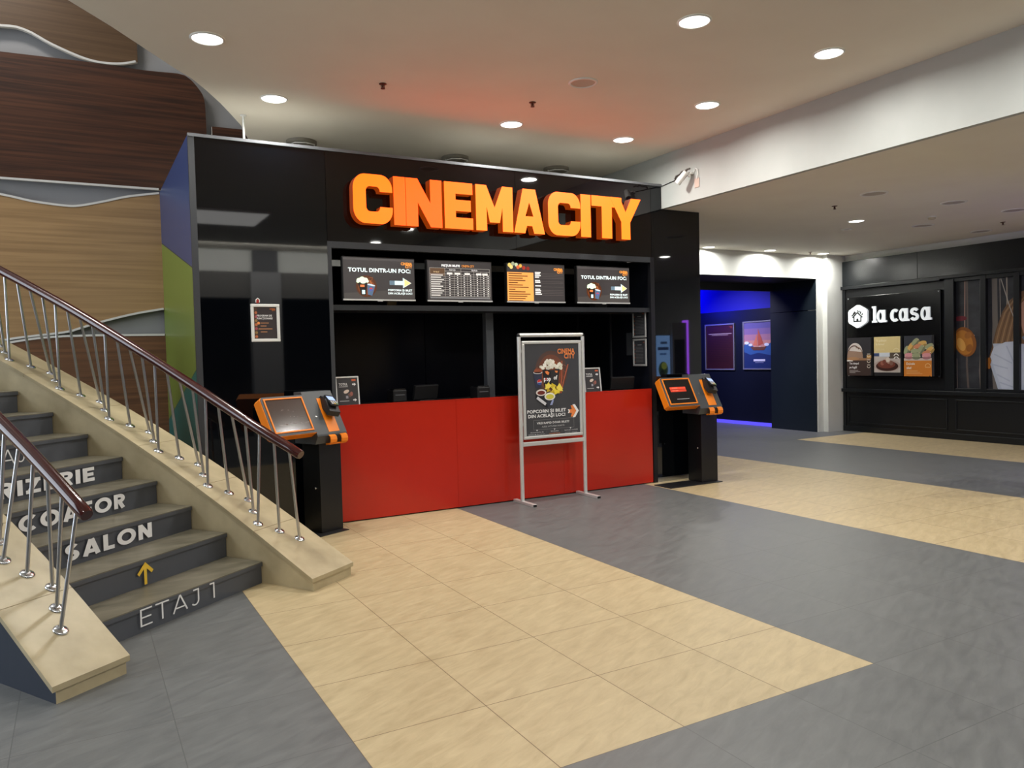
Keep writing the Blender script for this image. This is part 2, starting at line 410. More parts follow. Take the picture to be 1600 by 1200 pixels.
# right hand wall behind the shop front, rear end of the hall (seen only as reflections)
mb = MB(); mb.box((XL + .10, -2.3, 0), (12.6, YB - .10, HS), WHITE); struct(mb, 'wall_right')
mb = MB()
mb.box((-6, -2.5, 2.83), (12.6, -2.3, 3.36), mat('hall_beam', (110, 108, 105), .6))
mb.box((-6, -2.5, 3.36), (12.6, -2.32, HC + .3), WHITE)
mb.box((3.15, -2.49, 0), (3.75, -2.25, 3.36), GREYW); mb.box((-6, -2.49, 0), (-2.6, -2.3, 2.83), WHITE); mb.box((6.4, -2.49, 0), (7.1, -2.25, 3.8), mat('hall_tan', (190, 160, 110), .6))
mb.box((3.2, -2.32, 3.36), (3.7, -2.24, HC), mat('hall_grey', (90, 90, 92), .6))
struct(mb, 'wall_front')
mb = MB(); mb.box((-6, -4.6, 0), (12.6, -4.5, 3.4), mat('hall_dark', (46, 36, 34), .6)); struct(mb, 'wall_front_far')

# ------------------------------------------------------------------ wood cladding of the stair wall
def wood_panel(name, top, bot, m, x_edge=None):
    mbp = MB(); poly = top + bot[::-1]
    M = frame((0, YW, 0), (1, 0, 0), (0, 0, 1))
    mbp.prism([(x, z) for x, z in poly], .045, m, M, side=mat('panel_edge', (214, 208, 198), .6))
    return mbp
clad = thing('wood_cladding', 'wave edged wood veneer cladding on the wall behind the stairs', 'wall cladding', (0, YW, 0))
WB = wood_material('walnut_veneer', (50, 29, 20), (82, 49, 32)); WT = wood_material('oak_veneer', (142, 112, 76), (163, 131, 91), .8)
WA = wood_material('cherry_veneer', (78, 57, 38), (96, 73, 51), .8); WD = wood_material('teak_veneer', (84, 55, 36), (112, 76, 50))
k = 1.008
def sm(pts, n=4):
    out = []
    for i in range(len(pts) - 1):
        p0, p1, p2, p3 = pts[max(i - 1, 0)], pts[i], pts[i + 1], pts[min(i + 2, len(pts) - 1)]
        for j in range(n):
            t = j / n
            out.append(tuple(.5 * ((2 * p1[c]) + (-p0[c] + p2[c]) * t + (2 * p0[c] - 5 * p1[c] + 4 * p2[c] - p3[c]) * t * t + (-p0[c] + 3 * p1[c] - 3 * p2[c] + p3[c]) * t ** 3) for c in (0, 1)))
    return out + [pts[-1]]
pa = wood_panel('p', [(-6, 6.6), (.72, 6.6)], sm([(-6, 5.3), (-3, 4.75), (-1.2, 4.9), (-.545, 5.02), (-.323, 5.013), (-.099, 4.91), (.179, 4.815), (.372, 4.79), (.56, 4.81), (.72, 4.86)]), WA).build('veneer_panel', clad, 'cherry coloured veneer panel at the top')
wood_panel('p', sm([(-6, 4.55), (-2, 4.72), (-.555, 4.766), (.161, 4.785)]) + [(.78, 4.782), (1.126, 4.80)] + sm([(1.2, 4.79), (1.272, 4.741), (1.35, 4.65), (1.389, 4.578), (1.405, 4.471), (1.41, 4.2)]) + [(1.41, 3.475)], [(-6, 3.40), (-.608, 3.472), (1.40, 3.475)], WB).build('veneer_panel', clad, 'dark walnut veneer panel')
wood_panel('p', [(1.47, 4.25), (3.0, 4.27)], [(1.47, 3.3), (3.0, 3.3)], WB).build('veneer_panel', clad, 'dark walnut veneer panel')
wood_panel('p', sm([(-6, 3.0), (-3, 3.35), (-1.2, 3.40), (-.614, 3.322), (-.337, 3.271), (-.049, 3.246), (.1, 3.256), (.345, 3.322), (.566, 3.388), (.92, 3.455)]), sm([(-6, 1.5), (-2, 1.62), (-.9, 1.76), (-.566, 1.825), (-.104, 1.885), (.05, 1.93), (.262, 2.0), (.579, 2.085), (.92, 2.15)]), WT).build('veneer_panel', clad, 'light oak veneer panel')
wood_panel('p', sm([(-6, 1.4), (-2, 1.58), (-.9, 1.74), (-.566, 1.80), (-.35, 1.835), (-.104, 1.855)]) + [(.2, 1.862), (.92, 1.862)], [(-6, 0), (.92, 0)], WD).build('veneer_panel', clad, 'brown teak veneer panel')

def edging(pts):
    vs_, fs = ribbon(pts, .022); n = len(vs_) // 2
    t = MB(); M = frame((0, YW - .0455, 0), (1, 0, 0), (0, 0, 1))
    t.prism([vs_[i] for i in range(n)] + [vs_[n + i] for i in range(n - 1, -1, -1)], .006, mat('edge_strip', (206, 204, 200), .5), M); t.build('edge_strip', clad, 'pale edging strip')
edging([(-6, 3.41), (-.608, 3.478), (.88, 3.482)])
edging(sm([(-3, 3.34), (-1.2, 3.39), (-.614, 3.312), (-.337, 3.261), (-.049, 3.236), (.1, 3.246), (.345, 3.312), (.566, 3.378), (.88, 3.44)]))
edging(sm([(-2, 1.61), (-.9, 1.755), (-.566, 1.83), (-.104, 1.89), (.05, 1.935), (.262, 2.005), (.579, 2.09), (.88, 2.148)]))
edging(sm([(-2, 1.58), (-.9, 1.735), (-.566, 1.795), (-.35, 1.83), (-.104, 1.85)]) + [(.2, 1.856), (.88, 1.856)])
edging(sm([(-3, 4.76), (-1.2, 4.91), (-.545, 5.03), (-.323, 5.023), (-.099, 4.92), (.179, 4.825), (.372, 4.80), (.56, 4.82), (.70, 4.866)]))

# ================================================================== STAIRCASE
def dv(a): return Vector((math.cos(a * D2R), math.sin(a * D2R), 0))
def SP(i):
    p = Vector((1.053, 5.498, 0))
    if i < 1: return p - dv(122 - 1.1) * .34 * (1 - i)
    q = 1.0
    while q < i - 1e-9:
        s = min(1.0, i - q); p = p + dv(122 + 2.2 * (q - 1)) * .34 * s; q += s
    return p
def SA(i): return 38.5 + 1.8 * (i - 1)
SWID = 1.40
def SQ(i): return SP(i) - dv(SA(i)) * SWID
def nose(i): return .15 + .17 * (i - 1)
def ztop(i): return nose(i) + .18
stairs = thing('staircase', 'curved stone staircase with dark grey lettered risers between two travertine sides', 'staircase', (.45, 5.1, 0))
NST = 10
def step_text(i):
    zb = 0 if i == 1 else nose(i - 1); h = nose(i) - zb
    M = frame(SP(i) + Vector((0, 0, zb)), dv(SA(i)), (0, 0, 1)); M.translation += M.col[2].to_3d() * .004
    M.translation += M.col[2].to_3d() * .0115
    T = {1: ('ETAJ 1', -1.03, -.455, .037, .10, .085, .18), 3: ('SALON', -1.075, -.392, .035, .10, .24, .14), 4: ('COAFOR', -1.16, -.322, .035, .10, .24, .14),
         5: ('FRIZERIE', -1.19, -.285, .035, .10, .24, .14), 6: ('ETAJ', -.99, -.595, .037, .10, .085, .18)}
    if i in T:
        t, x0, x1, y, hh, sw, gap = T[i]
        return stroke_letters(M, t, x0, x1, y, hh, sw, WHITEL, gap)
    if i == 2:
        pr = Print(M)
        pr.line([(-.737, .012), (-.737, .128)], .022, YELLOWL); pr.line([(-.793, .082), (-.737, .136), (-.681, .082)], .022, YELLOWL)
        return [pr]
    return []
for i in range(1, NST + 1):
    z1 = nose(i); z0 = 0; zb = 0 if i == 1 else nose(i - 1)
    a, b = SQ(i), SP(i); c, d = SP(i + 1), SQ(i + 1)
    back = .03
    def up(p, z): return (p.x, p.y, z)
    m = MB()
    fr = dv(SA(i)) ; nrm = Vector((fr.y, -fr.x, 0))
    tr = MB(); a2, b2, c2, d2 = a + nrm * .012, b + nrm * .012, c - nrm * -.0, d
    v8 = [up(a2, z1 - .03), up(b2, z1 - .03), up(c2, z1 - .03), up(d2, z1 - .03), up(a2, z1), up(b2, z1), up(c2, z1), up(d2, z1)]
    F6 = [(3, 2, 1, 0), (4, 5, 6, 7), (0, 1, 5, 4), (1, 2, 6, 5), (2, 3, 7, 6), (3, 0, 4, 7)]
    m.add([up(a, 0), up(b, 0), up(c, 0), up(d, 0), up(a, z1 - .03), up(b, z1 - .03), up(c, z1 - .03), up(d, z1 - .03)], F6, STONED)
    st = m.build('step', stairs)
    tr.add(v8, F6, TREAD); tr.build('tread', st, 'worn grey brown stone tread')
    rv = MB(); q0, q1 = .0005, .0125
    rv.add([up(a + nrm * q0, zb), up(b + nrm * q0, zb), up(b + nrm * .003, zb), up(a + nrm * .003, zb), up(a + nrm * q0, z1 - .031), up(b + nrm * q0, z1 - .031), up(b + nrm * .003, z1 - .031), up(a + nrm * .003, z1 - .031)], F6, VINYL)
    rv.add([up(a + nrm * .0121, z1 - .031), up(b + nrm * .0121, z1 - .031), up(b + nrm * .014, z1 - .031), up(a + nrm * .014, z1 - .031), up(a + nrm * .0121, z1 - .006), up(b + nrm * .0121, z1 - .006), up(b + nrm * .014, z1 - .006), up(a + nrm * .014, z1 - .006)], F6, VINYL)
    rv.build('riser_cover', st, 'dark grey vinyl riser cover')
    for pr in step_text(i): pr.build('arrow_sign' if i == 2 else 'letter', st, 'yellow arrow pointing up' if i == 2 else 'white letter')
def stringer(sgn, wid, label, sidemat):
    base = SP if sgn > 0 else SQ
    ist = [-.4 + .2 * k for k in range(0, 56)]
    def pt(i, s): return base(i) + dv(SA(i)) * s * sgn
    mbw = MB(); vs_ = []; fs = []
    for i in ist:
        p, q = pt(i, .012), pt(i, wid - .012); z = ztop(i) - .028
        vs_ += [(p.x, p.y, 0), (q.x, q.y, 0), (q.x, q.y, z), (p.x, p.y, z)]
    n = len(ist)
    for k_ in range(n - 1):
        for j in range(4):
            j2 = (j + 1) % 4; fs.append((k_ * 4 + j, k_ * 4 + j2, k_ * 4 + 4 + j2, k_ * 4 + 4 + j))
    fs += [(3, 2, 1, 0), tuple((n - 1) * 4 + j for j in range(4))]
    inner = [f for k_, f in enumerate(fs)]
    mbw.add(vs_, fs, STONED)
    if sidemat:
        for k_ in range(n - 1): mbw.m[k_ * 4 + 1] = mbw.mi(sidemat)
    mbw.m[-2] = mbw.mi(STONE)
    st = mbw.build('stringer', stairs, label)
    # cap slabs in lengths with fine joints
    cuts = [-.43, 1.15, 2.8, 4.45, 6.1, 7.75, 9.4, 10.6] if sgn > 0 else [-.43, 1.2, 3.0, 4.8, 6.6, 8.4, 10.6]
    mc = MB()
    for c0, c1 in zip(cuts[:-1], cuts[1:]):
        m_ = 9; ii = [c0 + .006 + (c1 - c0 - .012) * k_ / m_ for k_ in range(m_ + 1)]; vs_ = []; fs = []
        for i in ii:
            p, q = pt(i, -.006), pt(i, wid + .008); z = ztop(i)
            vs_ += [(p.x, p.y, z - .028), (q.x, q.y, z - .028), (q.x, q.y, z), (p.x, p.y, z)]
        for k_ in range(m_):
            for j in range(4):
                j2 = (j + 1) % 4; fs.append((k_ * 4 + j, k_ * 4 + j2, k_ * 4 + 4 + j2, k_ * 4 + 4 + j))
        fs += [(3, 2, 1, 0), tuple(m_ * 4 + j for j in range(4))]
        mc.add(vs_, fs, STONE)
    mc.build('cap_slab', st, 'pale polished travertine cap')
stringer(1, .43, 'travertine faced side on the right of the steps', None)
stringer(-1, .39, 'travertine faced side on the left of the steps, navy outside', mat('navy_paint', (34, 43, 58), .4))

def railing(sgn, label, ks, i0, di, pat, rs, rh, iend, istart):
    base = SP if sgn > 0 else SQ
    def top(i, s, dz): p = base(i) + dv(SA(i)) * s * sgn; return Vector((p.x, p.y, ztop(i) + dz))
    root = thing('stair_railing', label, 'railing', tuple(top(i0, .2, 0)))
    R = .035
    ii = [istart + (iend - istart) * k_ / 40 for k_ in range(41)]
    path = [top(i, rs(i), rh(i) + R) for i in ii]
    t = MB(); d = (path[0] - path[1]).normalized()
    t.tube([path[0] + d * .012] + path, [R * .86] + [R] * len(path), MAHOG, 16)
    t.build('handrail', root, 'round dark red mahogany handrail')
    for k_ in range(ks):
        i = i0 + di * k_; s = pat[k_ % 4]
        p0 = top(i, s, .0); p1 = top(i, rs(i), rh(i) + .006)
        m = MB(); m.tube([p0 + Vector((0, 0, .004)), p1], .0102, STEEL, 10)
        b = m.build('baluster', root)
        f = MB(); slope = Vector((top(i + .05, s, 0) - top(i - .05, s, 0))).normalized(); side = dv(SA(i)) * sgn
        n = slope.cross(side).normalized(); n = n if n.z > 0 else -n
        Mf = frame(p0, side, n.cross(side)); 
        if Mf.col[2].z < 0: Mf = frame(p0, side, side.cross(n) * -1)
        f.lathe([(.037, .001), (.037, .004), (.03, .009), (.013, .013)], CHROME, 20, Mf)
        f.build('flange', b, 'round chrome floor flange')
railing(1, 'long mahogany and steel railing on the right side of the stairs', 27, .593, .356, [.265, .187, .095, .18],
        lambda i: .085 + .11 * math.exp(-max(0, i - .5) / 1.3), lambda i: .625 + .045 * min(1, max(0, (i - .6) / 6)), 10.4, .33)
railing(-1, 'nearer mahogany and steel railing on the left side of the stairs', 22, .459, .427, [.198, .14, .083, .145],
        lambda i: .082, lambda i: .563 + .02 * min(1, max(0, i / 3)), 10.2, .2)

# ================================================================== TICKET BOOTH
booth = thing('ticket_booth', 'black mirror glass cinema ticket booth with a coloured left side', 'ticket booth', (3.7, YF, 0))
OX0, OX1, OZ0, OZ1 = 2.065, 5.83, 1.10, 2.555     # opening
def bpart(name, boxes, m, label=None):
    t = MB()
    for a, b in boxes: t.box(a, b, m)
    return t.build(name, booth, label)
ZT = 3.45
# fascia: three glass panes with hairline joints, a steel strip on top
for x0, x1 in ((2.053, 4.045), (4.049, 5.838)):
    bpart('fascia_panel', [((x0, YF, 2.615), (x1, YF + .02, ZT - .014))], BLACKGB if x0 < 5 else BLACKG)
bpart('front_panel', [((XB0 + .05, YF, 0), (2.049, YF + .02, ZT - .014))], BLACKG, 'tall black mirror panel left of the counter')
bpart('fascia_panel', [((5.842, YF, 2.615), (5.8705, YF + .02, ZT - .014)), ((5.8705, YF, HS + .001), (5.998, YF + .02, ZT - .014))], BLACKG)
bpart('front_panel', [((5.872, YF, .055), (XBR, YF + .02, HS - .003))], BLACKG, 'black mirror panel right of the counter')
bpart('plinth', [((5.872, YF + .003, 0), (XBR, YF + .02, .053))], STEEL, 'polished steel plinth strip')
bpart('top_trim', [((XB0, YF - .012, ZT - .014), (5.997, YF + .03, ZT + .012))], TRIMS, 'thin steel top edge')
bpart('frame_post', [((XB0, YF - .006, 0), (XB0 + .05, YF + .03, ZT - .014))], FRAMEG)
bpart('frame_post', [((2.049, YF - .004, 0), (2.085, YF + .05, 2.615))], FRAMEG)
bpart('frame_post', [((5.815, YF - .004, 0), (5.872, YF + .05, 2.615))], mat('dark_frame', (20, 20, 24), .4))
bpart('frame_beam', [((2.085, YF - .006, OZ1), (5.815, YF + .05, 2.615))], FRAMEG)
bpart('shelf', [((2.085, YF + .03, 1.985), (5.83, YF + .45, 2.035))], mat('shelf_grey', (40, 42, 46), .4), 'dark shelf under the screens')
bpart('shelf_back', [((2.085, YF + .42, 2.035), (5.815, YF + .45, 2.60))], BLACKG, 'glossy black back of the screen shelf')
bpart('support_post', [((3.84, YF + .34, 1.07), (3.93, YF + .42, 1.985))], mat('post_grey', (78, 82, 88), .5))
bpart('inner_wall', [((2.049, YF + .05, 0), (2.085, YW + .0, 2.6)), ], NAVYD)
bpart('inner_wall', [((5.83, YF + .05, 0), (5.87, YW + .0, 2.6))], NAVYD)
bpart('back_wall', [((2.085, 8.9, 0), (3.75, 8.95, 2.6)), ((3.76, 8.9, 0), (5.83, 8.95, 2.6))], NAVY, 'dark navy wall panels behind the counter')
bpart('roof', [((XB0 + .02, YF + .03, 3.36), (5.99, YW, 3.40))], mat('roof_bounce_grey', (170, 168, 160), .8))  # unseen roof top, made pale to bounce light onto the ceiling
bpart('inner_ceiling', [((2.085, YF + .45, 2.60), (5.83, YW, 2.63))], BLACKD)
bpart('door_frame', [((5.81, 7.86, 2.03), (5.83, 8.62, 2.06)), ((5.81, 8.585, 0), (5.83, 8.62, 2.06)), ((5.81, 7.86, 0), (5.83, 7.89, 2.06))], mat('door_grey', (46, 48, 52), .5))
bpart('notice_plate', [((5.815, 7.42, 1.49), (5.83, 7.55, 1.76))], mat('plate_grey', (66, 68, 72), .4))
# coloured left side panel: blue, green, teal
Ms = frame((XB0 + .001, YF + .03, 0), (0, -1, 0), (0, 0, 1))      # local x runs towards the viewer
sp = MB()
S = lambda y, z: (-(y - (YF + .03)), z)
sp.prism([S(YF + .03, 0), S(YW, 0), S(YW, ZT), S(YF + .03, ZT)], -.02, FRAMEG, Ms)
sp.build('side_panel', booth)
BLUE = mat('panel_blue', (48, 66, 110), .35); GREEN = mat('panel_green', (112, 130, 54), .35); TEAL = mat('panel_teal', (30, 104, 98), .35)
art = Print(Ms)
art.poly([S(YF + .03, 2.345), S(YW, 2.895), S(YW, ZT), S(YF + .03, ZT)], BLUE)
art.poly([S(YF + .03, 1.47), S(YW, .89), S(YW, 2.885), S(YF + .03, 2.335)], GREEN)
art.poly([S(YF + .03, 0), S(YW, 0), S(YW, .885), S(YF + .03, 1.465)], TEAL)
art.mb.v = [tuple(v) for v in art.mb.v]
ab = art.build('side_artwork', booth, 'blue, green and teal diagonal fields')

# ---- red counter
ct = thing('service_counter', 'glossy red service counter of the ticket booth', 'counter', (3.95, YF, 0))
t = MB()
for x0, x1 in ((2.087, 3.30), (3.302, 4.57), (4.572, 5.80)): t.box((x0, YF - .004, .012), (x1, YF + .02, 1.092), RED)
t.build('front_panel', ct, 'glossy red front of three joined panels')
t = MB(); t.box((2.087, YF - .006, 1.092), (5.80, YF + .022, 1.10), RED); t.build('top_rim', ct)
t = MB(); t.box((2.087, YF + .022, 1.05), (5.80, YF + .62, 1.08), mat('desk_black', (22, 22, 24), .35)); t.box((2.1, YF + .022, 0), (5.79, YF + .05, 1.05), BLACKD); t.box((2.1, YF + .58, 0), (5.79, YF + .61, 1.05), BLACKD)
t.build('worktop', ct, 'dark worktop behind the red front')

# ---- illuminated sign
sign = thing('cinema_sign', 'large glowing orange CINEMA CITY letters on the booth fascia', 'illuminated sign', (3.9, YF, 2.776))
def sgn_mat(n, c, e): return mat(n, (24, 10, 4), .4, emit=e, ecol=c)
F_RED = sgn_mat('sign_orange_deep', (1.0, .051, .001), 4.0); F_MID = sgn_mat('sign_orange', (1.0, .080, .002), 4.0); F_YEL = sgn_mat('sign_amber', (1.0, .110, .006), 4.0)
SIDE = sgn_mat('sign_side', (1.0, .115, .004), .27)
CH = .452; ST = .119
def arcs(cx, cy, rx, ry, a0, a1, n=12): return arc(cx, cy, rx, ry, a0, a1, n)
def gl_C(w):
    s = .27; r = .30; ri = .10
    return [[(w, .655), (w, .70)] + arcs(w - r * .85, 1 - r, r * .85, r, 0, 90)[1:] + arcs(r * .85, 1 - r, r * .85, r, 90, 180) + arcs(r * .85, r, r * .85, r, 180, 270) + arcs(w - r * .85, r, r * .85, r, 270, 360) + [(w, .345)]
            + [(w - s, .345), (w - s, .32)] + arcs(w - s - ri * .8, .245 + ri, ri * .8, ri, 0, -90)[1:] + arcs(s + ri * .8, .245 + ri, ri * .8, ri, -90, -180) + arcs(s + ri * .8, .755 - ri, ri * .8, ri, 180, 90) + arcs(w - s - ri * .8, .755 - ri, ri * .8, ri, 90, 0) + [(w - s, .655)]]
def gl_I(w): return [[(0, 0), (w, 0), (w, 1), (0, 1)]]
def gl_N(w): s = .265; return [[(0, 0), (s, 0), (s, .50), (w - s, 0), (w, 0), (w, 1), (w - s, 1), (w - s, .50), (s, 1), (0, 1)]]
def gl_E(w): s = .265; q = .245; return [[(0, 0), (w, 0), (w, q), (s, q), (s, .385), (w * .93, .385), (w * .93, .625), (s, .625), (s, 1 - q), (w, 1 - q), (w, 1), (0, 1)]]
def gl_M(w): s = .265; m_ = w / 2; return [[(0, 0), (s, 0), (s, .53), (m_ - .125, .19), (m_ + .125, .19), (w - s, .53), (w - s, 0), (w, 0), (w, 1), (w - s, 1), (m_, .52), (s, 1), (0, 1)]]
def gl_A(w):
    m_ = w / 2; return [[(0, 0), (.285, 0), (.335, .17), (w - .335, .17), (w - .285, 0), (w, 0), (m_ + .165, 1), (m_ - .165, 1)], [(m_, .70), (m_ + .105, .385), (m_ - .105, .385)]]
def gl_T(w): s = .30; m_ = w / 2; return [[(m_ - s / 2, 0), (m_ + s / 2, 0), (m_ + s / 2, .755), (w, .755), (w, 1), (0, 1), (0, .755), (m_ - s / 2, .755)]]
def gl_Y(w): s = .27; m_ = w / 2; return [[(m_ - s / 2, 0), (m_ + s / 2, 0), (m_ + s / 2, .42), (w, 1), (w - .30, 1), (m_, .66), (.30, 1), (0, 1), (m_ - s / 2, .42)]]
YS = 6.925; q = YS / 6.9
for fn, x0, x1, fm in ((gl_C, 2.250, 2.628, F_MID), (gl_I, 2.640, 2.757, F_RED), (gl_N, 2.762, 3.130, F_RED), (gl_E, 3.158, 3.462, F_MID), (gl_M, 3.496, 3.914, F_YEL), (gl_A, 3.772, 4.290, F_YEL),
                       (gl_C, 4.335, 4.738, F_YEL), (gl_I, 4.744, 4.872, F_YEL), (gl_T, 4.884, 5.286, F_YEL), (gl_Y, 5.128, 5.550, F_YEL)):
    x0 *= q; x1 *= q
    if fn is gl_A: x0 += .155
    if fn is gl_Y: x0 += .0
    zb = 2.774
    ol = [[(px * CH, py * CH) for px, py in pts] for pts in fn((x1 - x0) / CH)]
    yo = YS + .105
    if fn is gl_Y: yo -= .0015
    M = frame((x0, yo, zb), (1, 0, 0), (0, 0, 1))
    o = filled(ol, .105, fm, 'letter', M, sign, side=SIDE)
t = MB()
for x, z in ((2.45, 2.85), (2.45, 3.15), (2.72, 3.0), (3.0, 3.0), (3.28, 3.0), (3.6, 2.85), (3.85, 2.9), (4.1, 2.9), (4.5, 2.85), (4.85, 3.0), (5.10, 3.0), (5.42, 2.9)):
    t.tube([(x, YS + .104, z), (x, YF, z)], .008, DGREY, 8)
t.build('stand_off', sign, 'short grey mounting pins')

# ================================================================== SCREENS
LITE = 1.0
OG = (236, 150, 60); WT_ = (226, 240, 240)
def logo(pr, xr, y, h, c, lay=2):
    """two line CINEMA / CITY mark, right aligned"""
    pr.text('CINEMA', xr, y + h * .98, h, c, lay, w=h * 4.1, al='r', bold=.03); pr.text('CITY', xr, y, h, c, lay, w=h * 2.55, al='r', bold=.03)
def bucket(pr, x, y, s, lay=2, pop=(206, 224, 196), dark=(24, 18, 16)):
    pr.ell(x + .30 * s, y + .5 * s, .62 * s, .62 * s, (74, 40, 22), lay - 1)
    pr.ell(x + .30 * s, y + .45 * s, .5 * s, .46 * s, (110, 56, 26), lay)
    pr.poly([(x - .22 * s, y + .72 * s), (x + .36 * s, y + .72 * s), (x + .26 * s, y), (x - .02 * s, y)], dark, lay + 1)
    for a, b, r in ((-.14, .84, .14), (.05, .9, .17), (.24, .86, .15), (.34, .78, .1), (-.2, .76, .1), (.1, .8, .2)): pr.ell(x + a * s, y + b * s, r * s, r * s * .8, pop, lay + 2)
    pr.rect(x + .02 * s, y + .05 * s, x + .2 * s, y + .28 * s, (190, 222, 226), lay + 2)
    pr.rect(x - .08 * s, y + .45 * s, x + .18 * s, y + .58 * s, (196, 110, 60), lay + 2)
    pr.poly([(x + .34 * s, y + .62 * s), (x + .8 * s, y + .52 * s), (x + .62 * s, y - .04 * s), (x + .36 * s, y + .02 * s)], (70, 92, 118), lay + 3)
    pr.ell(x + .57 * s, y + .57 * s, .24 * s, .05 * s, (180, 192, 200), lay + 4, rot=-.2)
    pr.ell(x + .55 * s, y + .32 * s, .1 * s, .1 * s, (178, 60, 66), lay + 4); pr.ell(x + .55 * s, y + .285 * s, .1 * s, .055 * s, (60, 84, 150), lay + 5)
    pr.line([(x + .45 * s, y + .98 * s), (x + .66 * s, y + 1.0 * s), (x + .60 * s, y + .8 * s)], .03 * s, (120, 70, 44), lay + 3)
    pr.line([(x + .5 * s, y + .84 * s), (x + .62 * s, y + .6 * s)], .025 * s, (190, 120, 70), lay + 3)
def screen_art(kind, M, Wd, Hd):
    pr = Print(M, LITE); pr.rect(0, 0, Wd, Hd, (52, 48, 48), 0)
    if kind == 'ad':
        pr.poly([(0, .0), (Wd, 0), (Wd, .10), (0, .05)], (62, 58, 56), 1); pr.rect(0, .36, Wd, Hd, (66, 62, 62), 1)
        logo(pr, Wd - .02, Hd - .085, .028, OG)
        pr.text('TOTUL DINTR-UN FOC:', .046, .25, .038, WT_, 2, w=.62, bold=.03)
        bucket(pr, .17, .035, .165)
        pr.poly([(.45, .135), (.585, .135), (.585, .105), (.672, .155), (.585, .205), (.585, .175), (.45, .175)], (196, 214, 214), 2)
        pr.poly([(.45, .135), (.50, .135), (.50, .175), (.45, .175)], (90, 110, 124), 3); pr.poly([(.60, .12), (.665, .155), (.60, .19)], (238, 200, 130), 3)
        pr.text('POPCORN ȘI BILET', .678, .075, .019, WT_, 2, w=.245, al='r', bold=.03); pr.text('DIN ACELAȘI LOC!', .678, .045, .019, WT_, 2, w=.245, al='r', bold=.03)
    elif kind == 'price':
        pr.text('PREȚURI BILETE', .15, Hd - .055, .022, (236, 236, 236), 2, w=.20, bold=.035); pr.text('CINEMA CITY', .37, Hd - .055, .022, OG, 2, w=.14)
        x0, x1, y0, y1 = .022, Wd - .02, .035, Hd - .07
        pr.rect(x0, y1 - .075, .185, y1, (84, 62, 44), 1); pr.text('TIP BILET', .06, y1 - .045, .011, (230, 200, 150), 2)
        for j in range(11): yy = y0 + .022 * j; pr.line([(x0, yy), (x1, yy)], .0018, (190, 184, 176), 2)
        for xx in (x0, .185, .285, .36, .43, .505, .58, .65, x1): pr.line([(xx, y0), (xx, y1 - (0 if xx in (x0, .185, .36, x1) else .03))], .0018, (190, 184, 176), 2)
        pr.line([(x0, y1), (x1, y1)], .0018, (190, 184, 176), 2); pr.line([(.185, y1 - .028), (x1, y1 - .028)], .0018, (190, 184, 176), 2)
        pr.text('FILM 2D', .235, y1 - .022, .013, (236, 236, 236), 2); pr.text('FILM 3D', .48, y1 - .022, .013, (236, 236, 236), 2)
        for j in range(10):
            pr.rect(x0 + .01, y0 + .022 * j + .006, x0 + .01 + (.10 + .05 * ((j * 7) % 5) / 5), y0 + .022 * j + .014, (206, 202, 196), 2)
            for xx in (.235, .322, .395, .467, .542, .615, .665): pr.rect(xx - .006, y0 + .022 * j + .007, xx + .006, y0 + .022 * j + .014, (226, 224, 220), 2)
        for xx in (.235, .322, .43, .56, .63): pr.rect(xx - .03, y1 - .062, xx + .03, y1 - .042, (214, 210, 204), 2)
        pr.line([(x0, .024), (x1, .024)], .003, (150, 150, 150), 2); pr.line([(x0, .016), (x1, .016)], .003, (150, 150, 150), 2)
    else:
        pr.rect(0, 0, .315, Hd - .085, (224, 150, 76), 1)
        for a, b, r, c in ((.03, .37, .022, (196, 176, 96)), (.07, .385, .02, (140, 146, 120)), (.11, .375, .02, (170, 180, 150)), (.05, .35, .02, (214, 190, 120)), (.16, .365, .018, (224, 160, 70)), (.13, .35, .02, (190, 90, 50)), (.2, .345, .02, (150, 44, 30)), (.25, .34, .02, (120, 36, 28))): pr.ell(a, b, r, r, c, 2)
        logo(pr, Wd - .02, Hd - .085, .028, OG)
        for j, wd in enumerate((.16, .23, .17, .2, .11, .17, .24, .08, .2, .26, .22, .2, .17)):
            pr.rect(.015, Hd - .105 - j * .0235, .015 + wd, Hd - .095 - j * .0235, (92, 56, 28), 2)
        for j, (yy, wd) in enumerate(((.30, .07), (.285, .06), (.268, .07), (.25, .05), (.215, .06), (.198, .065), (.16, .07), (.125, .06), (.108, .07), (.09, .065), (.072, .08))):
            pr.rect(.335, yy - .004, .335 + wd, yy + .007, (222, 220, 216), 2); pr.line([(.335, yy - .008), (Wd - .015, yy - .008)], .002, (92, 84, 80), 2)
    return pr
TVW, TVH = .72, .41
tvs = [(2.54, 'ad', 'first wall screen from the left, popcorn advert with white arrow'), (3.385, 'price', 'wall screen with the ticket price table'), (4.275, 'list', 'wall screen with an orange film list column'), (5.15, 'ad', 'popcorn advert screen at the right end of the row')]
for xc, kind, lab in tvs:
    tv = thing('television', lab, 'television', (xc, YF + .03, 2.07), 0, 'televisions over the counter')
    t = MB(); t.box((xc - TVW / 2, YF - .005, 2.075), (xc + TVW / 2, YF + .05, 2.075 + TVH), BLACKD, .006)
    t.build('housing', tv)
    t = MB(); t.box((xc - TVW / 2, YF - .0095, 2.075), (xc + TVW / 2, YF - .004, 2.089), ALU); t.box((xc - .025, YF - .009, 2.068), (xc + .025, YF + .0, 2.078), ALU); t.build('lower_bezel', tv, 'silver lower bezel')
    M = frame((xc - TVW / 2 + .008, YF - .0062, 2.092), (1, 0, 0), (0, 0, 1))
    screen_art(kind, M, TVW - .016, TVH - .027).build('screen', tv, 'lit screen')
    g = MB(); g.box((xc - .08, YF + .048, 2.12), (xc + .08, YF + .43, 2.3), BLACKD); g.build('wall_bracket', tv)

